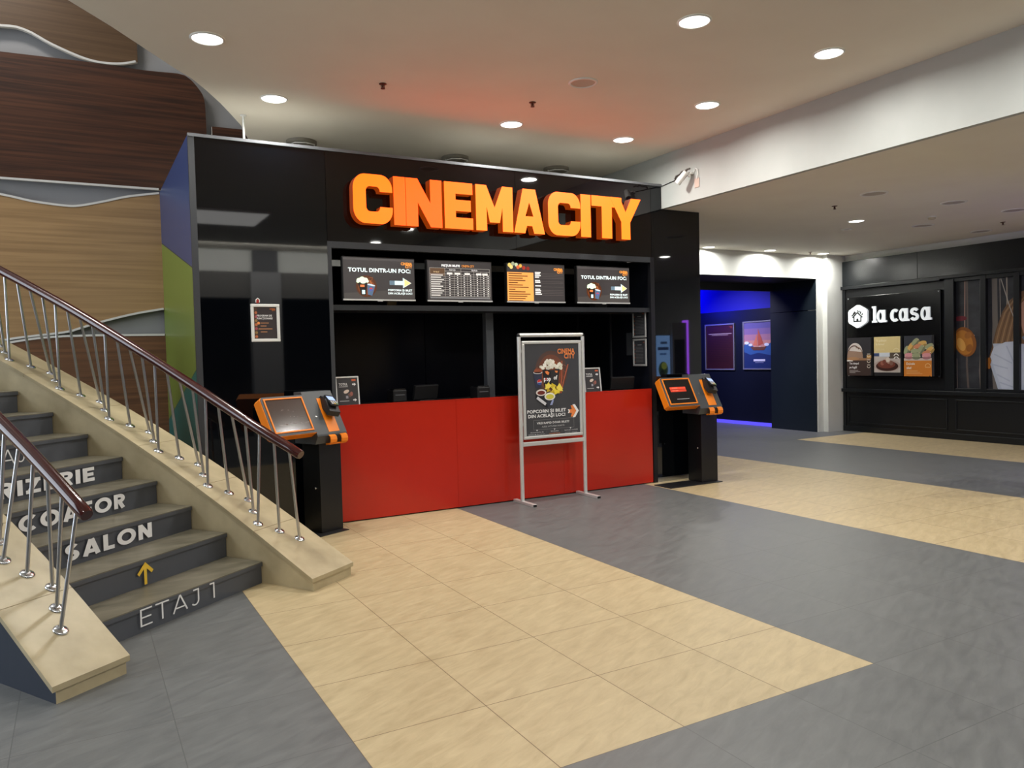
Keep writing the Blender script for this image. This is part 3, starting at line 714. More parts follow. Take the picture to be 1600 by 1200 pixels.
# ================================================================== FRAMED NOTICES
def snap_frame(name, label, cat, M, W, H, bw, dep, draw, group=None, fm=ALU):
    o = M.translation
    root = thing(name, label, cat, tuple(o), 0, group)
    t = MB()
    for a, b in (((0, 0), (W, bw)), ((0, H - bw), (W, H)), ((0, bw), (bw, H - bw)), ((W - bw, bw), (W, H - bw))):
        t.box((a[0], a[1], 0), (b[0], b[1], dep), fm, min(.004, dep * .3), M)
    t.build('frame', root)
    t = MB(); t.box((bw * .5, bw * .5, .0005), (W - bw * .5, H - bw * .5, dep * .4), BLACKM, 0, M); t.build('backing', root)
    M2 = M.copy(); M2.translation = M.translation + M.col[2].to_3d() * (dep * .4 + .0006)
    pr = Print(M2); draw(pr, W, H, bw); pr.build('poster_sheet', root)
    return root
def d_program(pr, W, H, b):
    pr.rect(b, b, W - b, H - b, (58, 50, 52), 0); pr.rect(b, b, b + .03, H - b, (84, 62, 50), 1)
    for j in range(7): pr.ell(b + .018, b + .02 + j * .035, .012, .012, ((190, 110, 70), (150, 120, 70), (170, 80, 90))[j % 3], 2)
    logo(pr, W - b - .01, H - b - .035, .012, (214, 120, 60))
    pr.text('PROGRAM DE', b + .025, H - .11, .016, (238, 238, 238), 2, w=.13, bold=.03); pr.text('FUNCȚIONARE', b + .025, H - .135, .016, (238, 238, 238), 2, w=.135, bold=.03)
    pr.ell(b + .038, H - .168, .012, .012, (240, 150, 80), 2)
    for j, wd in enumerate((.08, .06, .11, .065)): pr.rect(b + .055 - (.02 if j == 2 else 0), H - .17 - j * .026, b + .055 + wd - .01, H - .164 - j * .026, (214, 150, 100), 2)
snap_frame('framed_notice', 'white snap frame with opening hours hung on the tall black panel', 'notice frame', frame((1.346, YF - .001, 1.70), (1, 0, 0), (0, 0, 1)), .248, .332, .026, .018, d_program, None, WHITEM)
hk = thing('wall_hook', 'red and white hook above the opening hours frame', 'hook', (1.409, YF - .004, 2.035))
t = MB(); t.lathe([(.018, 0), (.018, .006), (.012, .012)], mat('hook_red', (170, 46, 40), .4), 16, frame((1.409, YF, 2.056), (1, 0, 0), (0, 0, 1))); t.build('pad', hk)
t = MB(); t.tube([(1.394, YF - .012, 2.045), (1.394, YF - .014, 2.068), (1.409, YF - .014, 2.082), (1.424, YF - .014, 2.068), (1.424, YF - .012, 2.045)], .004, WHITEM, 8); t.build('wire_loop', hk)
def d_list(v):
    def f(pr, W, H, b):
        pr.rect(b, b, W - b, H - b, (58, 60, 64), 0); logo(pr, W - b - .01, H - b - .03, .008, (190, 100, 70))
        pr.rect(W * .35, H - .075, W * .65, H - .068, (170, 170, 170), 1)
        for j in range(11): pr.rect(b + .03, H - .1 - j * .017, W - b - .02 - .02 * ((j * 3 + v) % 3), H - .097 - j * .017, (150, 150, 152), 1)
        for j in range(5): pr.rect(b + .008, b + .02 + j * .05, b + .02, b + .035 + j * .05, (176, 84, 50), 1)
    return f
for z, v, lab in ((1.695, 0, 'upper of two framed price lists inside the booth opening'), (1.36, 1, 'lower of two framed price lists inside the booth opening')):
    snap_frame('framed_price_list', lab, 'notice frame', frame((5.814, 7.41, z), (0, -1, 0), (0, 0, 1)), .25, .322, .022, .014, d_list(v), 'framed price lists in the booth')
def d_totul(pr, W, H, b):
    pr.rect(b, b, W - b, H - b, (52, 50, 52), 0); pr.text('TOTUL', b + .02, H - .085, .022, (226, 226, 226), 1, w=.085, bold=.02); pr.rect(b + .02, H - .10, b + .105, H - .093, (190, 190, 190), 1)
    pr.rect(W - b - .055, H - b - .03, W - b - .015, H - b - .012, (196, 90, 50), 1)
    for y in (H - .082, .055): pr.poly([(W - .065, y), (W - .045, y), (W - .05, y - .012), (W - .028, y + .006), (W - .05, y + .022), (W - .045, y + .012), (W - .065, y + .012)], (226, 226, 226), 1)
    pr.ell(W * .45, H * .5, .028, .016, (214, 196, 182), 1, rot=.4); pr.poly([(W * .5, H * .42), (W * .62, H * .46), (W * .7, H * .36), (W * .58, H * .3)], (110, 80, 72), 1); pr.rect(W * .42, H * .27, W * .52, H * .36, (150, 150, 160), 1); pr.ell(W * .66, H * .42, .014, .02, (150, 90, 80), 2)
    pr.rect(b + .02, .05, W * .55, .057, (170, 170, 170), 1)
Lt = (-5 * D2R)
for x0, lab in ((2.105, 'small framed popcorn notice at the left end of the red counter'), (4.915, 'small framed popcorn notice partly behind the poster stand')):
    y0 = YF + .07
    n = frame((x0, y0, 1.081), (1, 0, 0), (0, .12, 1))
    r = snap_frame('tabletop_notice', lab, 'notice frame', n, .228, .285, .014, .012, d_totul, 'popcorn notices standing on the counter')
    t = MB(); t.tube([(x0 + .114, y0 + .018, 1.25), (x0 + .114, y0 + .11, 1.083)], .006, BLACKM, 6); t.build('back_strut', r)

# ---- till equipment behind the counter rim
def printer(x, y, lab):
    r = thing('receipt_printer', lab, 'receipt printer', (x, y, 1.081), 0, 'receipt printers')
    t = MB(); t.box((x - .075, y - .09, 1.081), (x + .075, y + .09, 1.205), BLACKM, .012); t.build('body', r)
    t = MB(); t.box((x - .065, y - .085, 1.2), (x + .065, y + .03, 1.216), mat('glossy_black', (16, 16, 18), .15), .006); t.build('paper_lid', r)
    t = MB(); t.box((x - .05, y - .093, 1.15), (x + .05, y - .088, 1.158), mat('slot_grey', (110, 112, 116), .3)); t.build('paper_slot', r)
printer(2.84, 7.5, 'black receipt printer on the worktop in the left half of the booth')
printer(3.70, 7.32, 'black receipt printer on the worktop left of the poster stand')
def monitor(x, y, rz, lab):
    r = thing('till_monitor', lab, 'monitor', (x, y, 1.081), rz, 'till monitors seen from behind')
    M = Matrix.Translation((x, y, 1.081)) @ Matrix.Rotation(rz, 4, 'Z')
    t = MB(); t.box((-.15, -.02, .02), (.15, .02, .17), BLACKM, .008, M @ Matrix.Rotation(.25, 4, 'X')); t.build('display', r)
    t = MB(); t.box((-.03, .01, 0), (.03, .05, .12), BLACKM, .006, M); t.build('neck', r)
    t = MB(); t.box((-.1, -.06, 0), (.1, .09, .012), BLACKM, .004, M); t.build('foot', r)
monitor(3.12, 7.45, .25, 'low black till monitor beside the left receipt printer')
monitor(5.55, 7.32, -.2, 'low black till monitor at the right end of the counter')

# ================================================================== TICKET KIOSKS
def kiosk(label, loc, rz, variant):
    r = thing('ticket_kiosk', label, 'ticket kiosk', loc, rz, 'self service ticket kiosks')
    B = mw(r)
    KB = mat('kiosk_black', (12, 13, 15), .34); KG = mat('kiosk_grey', (66, 69, 72), .42)
    t = MB(); t.box((-.654, -.08, 0), (.122, .21, .008), BLACKM, .002, B); t.build('base_plate', r)
    t = MB(); t.box((-.123, 0, .008), (.123, .225, .84), KB, .003, B); p = t.build('pillar', r)
    t = MB(); t.lathe([(.009, 0), (.009, .006), (.006, .008)], CHROME, 14, B @ frame((-.1235, .06, .40), (0, -1, 0), (0, 0, 1))); t.build('lock', p, 'small chrome lock')
    t = MB(); t.box((-.50, .13, .93), (-.12, .19, 1.10), KB, .003, B); t.build('support_arm', r)
    # tilted frame shared by screen head and card unit
    tilt = Vector((0, .157, .287)).normalized()
    # screen head: slab tilted back
    o = Vector((-.655, -.078, .905))
    M = B @ frame(o, (1, 0, 0), tilt)
    W, H = .452, .366
    t = MB(); ch = .02
    pts = [(ch, 0), (W - .0, 0), (W, H), (ch, H), (0, H - ch), (0, ch)]
    t.prism(pts, -.085, ORANGE, M); hd = t.build('screen_head', r, 'orange sided screen head')
    t = MB(); t.prism([(ch + .004, .004), (W, .004), (W, H), (ch + .004, H), (.006, H - ch), (.006, ch)], .004, KG, M); t.build('face_plate', hd, 'dark grey face plate')
    t = MB(); x0, x1, y0, y1, f = .028, W - .024, .026, H - .018, .013
    for a, b in (((x0, y0), (x1, y0 + f)), ((x0, y1 - f), (x1, y1)), ((x0, y0 + f), (x0 + f, y1 - f)), ((x1 - f, y0 + f), (x1, y1 - f))): t.box((a[0], a[1], .002), (b[0], b[1], .012), ORANGE, .002, M)
    t.build('screen_surround', hd, 'orange line around the screen')
    M2 = M.copy(); M2.translation = M.translation + M.col[2].to_3d() * .0045
    pr = Print(M2); pr.rect(x0 + f, y0 + f, x1 - f, y1 - f, mat('kiosk_glass', (22, 20, 20), .06, ior=1.6) if variant else mat('kiosk_glass_sheen_tint', (58, 50, 46), .12, ior=1.9), 0)  # second glass is lightened to carry the ceiling's reflection in its colour
    if variant == 1:
        pr.rect(x0 + .07, .215, x1 - .10, .243, flat((190, 62, 40), .8), 1); pr.rect(x0 + .07, .183, x1 - .10, .211, flat((170, 52, 34), .8), 1)
        pr.text('ALEGE BILETE', x0 + .10, .225, .009, flat((220, 140, 120), .8), 2); pr.text('RIDICĂ BILETE', x0 + .10, .193, .009, flat((220, 140, 120), .8), 2)
        pr.rect(x0 + .12, .09, x1 - .10, .094, flat((160, 160, 160), .6), 1)
    else:
        random.seed(4)
        for j in range(20):
            x, y = random.uniform(x0 + .05, x1 - .05), random.choice((.10, .11, .16, .17, .22, .23)) + random.uniform(-.006, .006)
            pr.rect(x, y, x + random.uniform(.004, .03), y + .0025, mat('dust_smear', (150, 140, 136), .8), 1)
    pr.build('touch_screen', hd, 'black glossy touch screen')
    # card unit: wedge with sloping face
    o2 = Vector((-.205, -.082, .885)); M3 = B @ frame(o2, (1, 0, 0), tilt)
    t = MB(); Mp = B @ frame((.126, 0, 0), (0, 1, 0), (0, 0, 1))
    t.prism([(-.05, .80), (.215, .80), (.215, 1.25), (.118, 1.25), (-.082, .885), (-.086, .87)], -.331, KG, Mp)
    cu = t.build('card_unit', r, 'grey wedge shaped payment unit')
    t = MB(); t.box((.135, .015, 0), (.255, .345, .004), ORANGE, .001, M3); t.build('orange_strip', cu, 'orange strip under the card terminal')
    t = MB(); t.lathe([(.009, 0), (.009, .005), (.006, .007)], CHROME, 14, M3 @ Matrix.Translation((.06, .17, 0))); t.build('lock', cu, 'small chrome lock')
    # ticket chute lip in front
    t = MB()
    for x0_, x1_ in ((-.105, -.035), (.02, .09)):
        prof = [(-.085, .875), (-.108, .862), (-.116, .835), (-.112, .808), (-.09, .79), (-.05, .785)]
        vs_ = []; fs = []
        for x in (x0_, x1_):
            for (y, z) in prof + [(y + .008, z - .002) for y, z in prof[::-1]]: vs_.append((x + .02, y, z))
        n = len(prof) * 2
        fs = [list(range(n))[::-1], [n + k_ for k_ in range(n)]] + [(k_, (k_ + 1) % n, (k_ + 1) % n + n, k_ + n) for k_ in range(n)]
        t.add(vs_, fs, ORANGE, False, B)
    t.box((-.085, -.09, .788), (.11, -.045, .80), ORANGE, .002, B)
    t.build('ticket_chute', cu, 'curved orange ticket chute')
    # payment terminal on the strip
    Mt = M3 @ Matrix.Translation((.215, .235, .016)) @ Matrix.Rotation(-.2, 4, 'Z') @ Matrix.Rotation(-.5, 4, 'X') @ Matrix.Scale(1.4, 4)
    t = MB(); t.prism([(-.075, 0), (.075, 0), (.075, .05), (.02, .062), (-.075, .035)], -.082, BLACKM, Mt @ frame((.041, 0, -.01), (0, 1, 0), (0, 0, 1)))
    tm = t.build('card_terminal', r, 'black card payment terminal')
    t = MB(); t.box((-.029, -.05, .0455), (.029, .062, .06), BLACKM, .004, Mt); t.build('keypad', tm)
    pr = Print(Mt @ Matrix.Translation((-.026, .0, .0605))); pr.rect(0, 0, .052, .045, flat((150, 170, 220), .8), 0)
    for a in range(3):
        for b_ in range(3): pr.rect(.004 + a * .017, -.043 + b_ * .013, .016 + a * .017, -.034 + b_ * .013, ((200, 200, 200), (226, 180, 60), (120, 170, 100))[a if b_ == 0 else 0], 0)
    pr.build('terminal_display', tm, 'lit display and keys')
    t = MB(); t.tube([B @ Vector((.05, .12, 1.05)), B @ Vector((.03, .10, 1.10)), Mt @ Vector((0, .03, -.005))], .014, BLACKM, 10); t.build('terminal_arm', tm)
    return r
LKA = 25 * D2R
kiosk('self service ticket kiosk with a black screen, beside the stair railing', (1.929, 6.787, 0), LKA, 0)
kiosk('self service ticket kiosk with two red bars on screen, right of the counter', (6.354, 6.727, 0), 0, 1)

# ================================================================== POSTER STAND
ps = thing('poster_stand', 'silver two legged poster stand with a popcorn advert before the red counter', 'poster stand', (4.335, 6.9, 0))
xl, xr, yp = 3.945, 4.728, 6.90
def rod(p, a, b_, r=.019): p.tube([a, b_], r, ALU, 16)
for x in (xl, xr):
    t = MB(); t.tube([(x, yp, .03), (x, yp, 1.715)], .0205, ALU, 18); t.build('upright', ps)
    t = MB(); x_ = x - .0; t.box((x_ - .022, yp - .245, .0), (x_ + .022, yp + .155, .028), ALU, .003); ft = t.build('foot', ps)
    t = MB(); t.box((x_ - .019, yp - .249, .003), (x_ + .019, yp - .2445, .025), BLACKM); t.build('end_cap', ft, 'black foot end cap')
    t = MB(); t.lathe([(.0, .0), (.021, .0), (.021, .02), (.012, .034), (0, .036)], BLACKM, 16, Matrix.Translation((x, yp, 1.712)), cap=False); t.build('corner_joint', ps, 'black corner joint')
t = MB(); t.tube([(xl + .0, yp, 1.727), (xr, yp, 1.727)], .0205, ALU, 18); t.build('top_rail', ps)
t = MB(); t.box((xl + .015, yp - .016, .585), (xr - .015, yp + .016, .628), ALU, .006); t.build('cross_rail', ps)
fx0, fx1, fz0, fz1 = 3.972, 4.701, .655, 1.668
for k_, (a, b_) in enumerate((((fx0, fz0), (fx1, fz0 + .032)), ((fx0, fz1 - .032), (fx1, fz1)), ((fx0, fz0 + .03), (fx0 + .032, fz1 - .03)), ((fx1 - .032, fz0 + .03), (fx1, fz1 - .03)))):
    t = MB(); t.box((a[0], yp - .018, a[1]), (b_[0], yp + .012, b_[1]), ALU, .007); t.build('snap_profile', ps)
t = MB()
for z in (1.55, .80):
    for x in ((xl + .015, fx0 + .004), (fx1 - .004, xr - .015)): t.box((x[0], yp - .006, z), (x[1], yp + .006, z + .03), ALU)
t.build('side_clip', ps)
t = MB(); t.box((fx0 + .02, yp - .004, fz0 + .02), (fx1 - .02, yp + .008, fz1 - .02), BLACKM); t.build('backing', ps)
M = frame((fx0 + .02, yp - .006, fz0 + .02), (1, 0, 0), (0, 0, 1)); pr = Print(M); W, H = .689, .973
pr.rect(0, 0, W, H, noisy('poster_charcoal', (62, 62, 66), (70, 70, 74), 3, .4), 0)
og = (232, 134, 72); wh = (236, 236, 236)
logo(pr, W - .06, H - .17, .053, og, 2)
cx = .31; 
for rx, ry, c in ((.20, .23, (84, 62, 56)), (.16, .19, (110, 66, 50)), (.12, .14, (140, 76, 48))): pr.ell(cx + .02, .66, rx, ry, c, 1)
# popcorn bucket
pr.poly([(cx - .09, .70), (cx + .01, .685), (cx + .125, .70), (cx + .10, .52), (cx + .02, .505), (cx - .07, .52)], (34, 32, 34), 3)
pr.poly([(cx + .01, .685), (cx + .125, .70), (cx + .10, .52), (cx + .02, .505)], (46, 44, 46), 4)
random.seed(11)
for j in range(46):
    a = random.uniform(-.115, .135); top = .735 + .055 * (1 - (a / .14) ** 2)
    pr.ell(cx + a + .005, random.uniform(.705, top), random.uniform(.016, .024), random.uniform(.014, .02), random.choice(((226, 222, 206), (236, 232, 220), (206, 202, 184), (214, 210, 190))), 5 + j % 3)
pr.poly([(cx - .06, .675), (cx - .03, .68), (cx - .005, .66), (cx - .02, .635), (cx - .045, .65)], og, 5); pr.poly([(cx + .06, .68), (cx + .1, .675), (cx + .09, .655), (cx + .07, .66)], og, 5)
pr.text('pop', cx - .075, .575, .045, wh, 6, w=.085, bold=.04); pr.text('of', cx + .045, .585, .045, wh, 6, w=.045, bold=.04); pr.ell(cx - .05, .595, .010, .012, (186, 40, 40), 7)
# cola cup
pr.poly([(cx - .20, .665), (cx - .095, .665), (cx - .105, .51), (cx - .175, .51)], (52, 56, 76), 3); pr.ell(cx - .145, .667, .055, .016, (226, 226, 226), 4); pr.ell(cx - .145, .669, .046, .011, (52, 34, 30), 5)
for a, b_ in ((-.18, .69), (-.16, .705), (-.14, .695), (-.115, .7)): pr.poly([(cx + a - .02, .672), (cx + a + .02, .672), (cx + a + .006, b_ + .02)], (150, 78, 52), 6)
pr.ell(cx - .128, .565, .028, .03, (222, 222, 226), 4); pr.poly(arc(cx - .128, .568, .026, .027, 10, 190), (196, 52, 56), 5); pr.poly(arc(cx - .128, .562, .026, .027, 180, 360), (58, 78, 140), 5)
# film strips
for dx in (0, .075):
    pr.line([(cx + .155 + dx, .78 - dx * .5), (cx + .145 + dx * .4, .58), (cx + .12 + dx * .2, .44)], .012, (176, 92, 66), 3)
for j in range(5): pr.line([(cx + .15 - j * .004, .75 - j * .06), (cx + .215 - j * .014, .72 - j * .06)], .008, (120, 78, 66), 2)
# crisps and dips
random.seed(3)
for j in range(16):
    a = random.uniform(0, 6.28); x, y = cx + .035 + random.uniform(-.085, .095), .49 + random.uniform(-.05, .05); rr = random.uniform(.03, .05)
    pr.poly([(x + rr * math.cos(a + q_ * 2.094), y + rr * .85 * math.sin(a + q_ * 2.094)) for q_ in range(3)], random.choice(((230, 206, 62), (214, 186, 48), (238, 216, 90), (200, 168, 44))), 7 + j % 3)
DY = .032
pr.poly([(cx - .18, .40 + DY), (cx - .17, .36 + DY), (cx - .04, .265 + DY), (cx - .04, .36 + DY)], (40, 40, 46), 8); pr.poly([(cx - .04, .36 + DY), (cx - .04, .265 + DY), (cx + .05, .33 + DY), (cx + .05, .38 + DY)], (54, 56, 66), 8)
pr.line([(cx - .165, .375 + DY), (cx - .06, .30 + DY)], .03, (206, 206, 210), 9); pr.poly([(cx - .01, .29 + DY), (cx + .02, .345 + DY), (cx + .04, .345 + DY), (cx + .02, .29 + DY)], (150, 160, 200), 9)
pr.ell(cx - .115, .425 + DY, .062, .034, (226, 220, 214), 10); pr.ell(cx - .115, .423 + DY, .046, .021, (112, 44, 34), 11)
pr.ell(cx - .01, .38 + DY, .066, .04, (232, 228, 214), 10); pr.ell(cx - .01, .378 + DY, .048, .026, (206, 196, 74), 11)
# wording
pr.text('POPCORN ȘI BILET', .028, .246, .034, wh, 2, w=.475, bold=.03); pr.text('DIN ACELAȘI LOC!', .038, .198, .034, wh, 2, w=.455, bold=.03)
def chev(x, y, s, c, lay): pr.poly([(x, y + .06 * s), (x + .028 * s, y + .06 * s), (x + .07 * s, y), (x + .028 * s, y - .06 * s), (x, y - .06 * s), (x + .042 * s, y)], c, lay)
chev(.585, .245, 1.15, wh, 2); pr.poly([(.535, .265), (.575, .265), (.562, .305), (.59, .305), (.632, .245), (.59, .185), (.562, .185), (.575, .225), (.535, .225), (.548, .245)], og, 3); pr.poly([(.525, .265), (.54, .265), (.552, .245), (.54, .225), (.525, .225), (.536, .245)], wh, 3)
for a, b_ in (((.10, .055), (.60, .055)), ((.60, .055), (.60, .155)), ((.60, .155), (.10, .155)), ((.10, .155), (.10, .055))): pr.line([(a[0], a[1] + .018), (b_[0], b_[1] + .018)], .0025, (140, 140, 142), 2)
pr.text('VREI RAPID DOAR BILET?', .14, .128, .022, wh, 2, w=.40, bold=.02); pr.text('ALEGE OPȚIUNEA DORITĂ!', .20, .094, .014, (200, 200, 200), 2, w=.28)
for x in (.14, .355, .555): pr.poly([(x - .01, .072), (x + .01, .072), (x, .058)], wh, 2)
pr.text('Automatele de', .06, .042, .011, (214, 214, 214), 2, w=.16); pr.text('bilete de la intrare', .04, .02, .011, (214, 214, 214), 2, w=.20)
pr.text('Website', .305, .042, .011, (226, 226, 226), 2, w=.10); pr.text('cinemacity.ro', .285, .02, .010, og, 2, w=.14)
pr.text('Aplicația mobilă', .475, .042, .011, (214, 214, 214), 2, w=.17); pr.rect(.48, .016, .55, .027, (110, 110, 112), 2); pr.rect(.57, .016, .64, .027, (110, 110, 112), 2)
pr.rect(.258, .012, .260, .058, (120, 120, 122), 2); pr.rect(.445, .012, .447, .058, (120, 120, 122), 2)
pr.build('poster_sheet', ps, 'charcoal popcorn advert')

# ================================================================== CEILING FIXTURES
def area_lamp(name, loc, r, watts, parent=None, col=(1, .985, .925), spread=168):
    l = bpy.data.lights.new(name, 'AREA'); l.shape = 'DISK'; l.size = 2 * r; l.energy = watts; l.color = col; l.spread = spread * D2R
    o = bpy.data.objects.new(name, l); C.objects.link(o); o.location = loc
    if parent:
        o.parent = parent; o.location = mw(parent).inverted() @ Vector(loc)
    return o
LAMPD = mat('lamp_diffuser', (255, 252, 240), .5, emit=6.0, ecol=(1, .97, .92))
def downlight(label, x, y, z, r=.105, watts=LAMP_W, group='lit downlights of the main ceiling'):
    d = thing('downlight', label, 'ceiling light', (x, y, z), 0, group)
    M = Matrix.Translation((x, y, z))
    t = MB(); t.lathe([(r + .012, -.0005), (r + .012, -.004), (r + .002, -.010), (r, -.010), (r - .004, -.002)], WHITEM, 32, M, cap=False); t.build('trim_ring', d)
    t = MB(); t.lathe([(r - .002, -.0035), (r - .012, -.0075)], LAMPD, 32, M, cap=True); t.build('diffuser', d, 'bright white lamp disc')
    area_lamp('downlight_lamp', (x, y, z - .012), r - .01, watts, d)
P_ = 'lit downlight '
for x, y, lab in ((.889, 5.84, 'nearest the curved ceiling edge'), (1.58, 6.922, 'above the left end of the booth'), (3.821, 6.722, 'above the letters in the middle of the booth front'),
                  (5.182, 6.709, 'nearest the inner corner of booth and bulkhead'), (5.187, 5.45, 'middle one of three beside the bulkhead'), (3.809, 4.114, 'at the top centre of the ceiling, away from the bulkhead'),
                  (5.163, 4.096, 'farthest from the booth beside the bulkhead')):
    downlight(P_ + lab, x, y, HC)
for x, y in ((5.17, 2.7), (5.17, 1.3), (-1.6, 2.2), (5.17, -.4), (.2, .6), (-1.4, .2), (1.0, -1.0), (-.6, -1.2)):  # unseen downlights; those around the camera are added as fill light
    downlight('unseen downlight added to the main ceiling in the hall before the booth', x, y, HC, watts=LAMP_W * (.72 if x > 5 else 1))
G2 = 'lit downlights of the lower ceiling'
downlight('lit downlight alone in the middle of the lower ceiling', 9.023, 6.758, HS, .095, LAMP_W * .55, G2)
for x, y, lab in ((8.904, 9.37, 'leftmost of three washing the white wall over the corridor'), (10.229, 9.32, 'middle of three washing the white wall over the corridor'), (11.523, 9.30, 'beside the white column at the corridor')):
    downlight('lit downlight ' + lab, x, y, HS, .095, LAMP_W * .95, G2)
for x, y in ((9.0, 3.6), (10.9, 3.6), (7.6, 2.0), (10.3, 1.2)): downlight('lit downlight of the lower ceiling nearer the hall', x, y, HS, .095, LAMP_W * .95, G2)
# round ceiling speakers and dead lamps
def disc(label, name, cat, x, y, z, r, group, ring, face):
    d = thing(name, label, cat, (x, y, z), 0, group); M = Matrix.Translation((x, y, z))
    t = MB(); t.lathe([(r + .018, -.0004), (r + .018, -.006), (r, -.012), (r - .004, -.003)], ring, 32, M, cap=False); t.build('trim_ring', d)
    t = MB(); t.lathe([(r - .003, -.0006), (r - .006, -.0045)], face, 32, M); t.build('grille' if cat == 'speaker' else 'diffuser', d)
disc('white rimmed round speaker in the ceiling glow above the sign', 'ceiling_speaker', 'speaker', 3.798, 5.449, HC, .105, None, WHITEM, mat('speaker_grille', (190, 182, 172), .7))
DG = mat('unlit_lamp', (176, 168, 160), .6)
for x, y, lab in ((7.608, 5.474, 'nearest the bulkhead'), (8.998, 5.442, 'next to the smoke detector'), (10.279, 5.447, 'at the right edge of view'), (10.287, 6.654, 'right of the lit lamp'), (11.691, 6.661, 'beside the shop front')):
    disc('unlit round lamp in the lower ceiling, ' + lab, 'ceiling_lamp', 'ceiling light', x, y, HS, .125, 'unlit lamps of the lower ceiling', WHITEM, DG)
disc('small flush round cover in the lower ceiling beside the lit lamp', 'ceiling_cover', 'ceiling cover', 9.518, 7.285, HS, .06, None, WHITEM, DG)
def spot_ring(label, x, y):
    d = thing('recessed_spotlight', label, 'ceiling light', (x, y, HC), 0, 'unlit spotlights behind the booth top'); M = Matrix.Translation((x, y, HC))
    t = MB(); t.lathe([(.155, -.0004), (.155, -.03), (.12, -.045), (.105, -.03), (.10, -.004)], mat('spot_ring', (126, 120, 108), .5), 32, M, cap=False); t.build('trim_ring', d)
    t = MB(); t.lathe([(.1, -.0006), (.06, -.012), (.03, -.02)], CHROME, 24, M); t.build('reflector', d, 'shiny reflector')
    t = MB(); t.tube([(x - .13, y - .02, HC - .05), (x - .10, y - .12, HC - .05), (x, y - .155, HC - .05), (x + .10, y - .12, HC - .05), (x + .13, y - .02, HC - .05)], .006, WHITEM, 8); t.tube([(x - .13, y - .02, HC - .05), (x - .13, y - .02, HC - .002)], .006, WHITEM, 8); t.tube([(x + .13, y - .02, HC - .05), (x + .13, y - .02, HC - .002)], .006, WHITEM, 8); t.build('bracket', d, 'white wire bracket')
for x, y, lab in ((2.125, 8.149, 'leftmost unlit recessed spotlight behind the booth top'), (3.856, 8.102, 'middle unlit recessed spotlight behind the booth top'), (5.207, 8.081, 'unlit recessed spotlight behind the booth top, nearest the bulkhead')): spot_ring(lab, x, y)
def sprinkler(label, x, y, z, up=1.0, group='fire sprinklers'):
    d = thing('fire_sprinkler', label, 'sprinkler', (x, y, z), 0, group); M = Matrix.Translation((x, y, z)) @ Matrix.Diagonal((up, up, up * .68, 1)); BR = mat('sprinkler_brass', (96, 62, 52), .35, .7)
    t = MB(); t.lathe([(.032, -.0004), (.032, -.006), (.022, -.01), (.012, -.012)], BR, 20, M); t.build('escutcheon', d)
    t = MB(); t.tube([M @ Vector((0, 0, -.01)), M @ Vector((0, 0, -.045))], .008 * up, BR, 10); t.tube([M @ Vector((-.012, 0, -.02)), M @ Vector((-.016, 0, -.04)), M @ Vector((0, 0, -.056))], .003 * up, BR, 6); t.tube([M @ Vector((.012, 0, -.02)), M @ Vector((.016, 0, -.04)), M @ Vector((0, 0, -.056))], .003 * up, BR, 6); t.build('body', d)
    t = MB(); t.lathe([(.019, -.056), (.019, -.059)], BR, 16, M); t.build('deflector', d)
sprinkler('brown fire sprinkler at the left of the orange ceiling glow', 2.301, 6.183, HC, 1.0)
sprinkler('brown fire sprinkler beside the downlight in the ceiling glow', 3.673, 6.068, HC, 1.0)
sprinkler('fire sprinkler in the lower ceiling before the lone lit lamp', 7.832, 6.156, HS)
sprinkler('fire sprinkler at the right edge of the lower ceiling', 11.143, 6.055, HS)
sprinkler('fire sprinkler between the wall washing lamps and the column', 11.15, 9.267, HS)
sd = thing('smoke_detector', 'cream smoke detector among the unlit lamps', 'smoke detector', (9.693, 6.148, HS))
t = MB(); t.lathe([(.055, -.0004), (.055, -.012), (.05, -.016)], WHITEM, 24, Matrix.Translation((9.693, 6.148, HS))); t.build('base', sd)
t = MB(); t.lathe([(.045, -.016), (.043, -.034), (.025, -.044)], mat('detector_cream', (196, 186, 160), .5), 24, Matrix.Translation((9.693, 6.148, HS))); t.build('sensor_cap', sd)
hr = thing('ceiling_rod', 'thin white rod from the ceiling to the booth roof', 'rod', (1.429, 7.5, 3.40))
t = MB(); t.tube([(1.429, 7.5, 3.402), (1.429, 7.5, HC - .004)], .011, WHITEM, 12); t.build('tube', hr)
t = MB(); t.lathe([(.03, -.0004), (.03, -.006), (.014, -.012)], WHITEM, 20, Matrix.Translation((1.429, 7.5, HC))); t.build('rose', hr)

# ---- small spotlight on the bulkhead
bs = thing('wall_spotlight', 'small white spotlight fixed to the bulkhead above the booth corner', 'spotlight', (6.0, 6.6, 3.43))
t = MB(); t.box((5.955, 6.52, 3.462), (5.999, 6.60, 3.482), WHITEM, .004); t.box((5.93, 6.53, 3.43), (5.96, 6.55, 3.48), WHITEM, .003); t.build('bracket', bs)
t = MB(); Mh = frame((5.90, 6.60, 3.40), (0.2, .3, .0), (0, 0, 1)); a = Vector((5.91, 6.545, 3.485)); b_ = Vector((5.86, 6.64, 3.375)); t.tube([a, a.lerp(b_, .06), b_], [.026, .034, .034], WHITEM, 18); hd = t.build('lamp_head', bs)
t = MB(); d = (b_ - a).normalized(); t.tube([b_ - d * .004, b_ + d * .002], .028, BLACKM, 18); t.build('lens', hd, 'dark lens')
t = MB(); t.tube([(5.995, 6.52, 3.48), (5.985, 6.49, 3.52), (5.985, 6.455, 3.50), (5.985, 6.45, 3.45), (5.99, 6.47, 3.40)], .005, WHITEM, 8); t.build('lead', bs)
t = MB(); t.box((5.992, 6.44, 3.31), (5.9985, 6.51, 3.41), mat('tag_beige', (186, 164, 152), .6)); t.build('price_tag', bs, 'beige card tag')
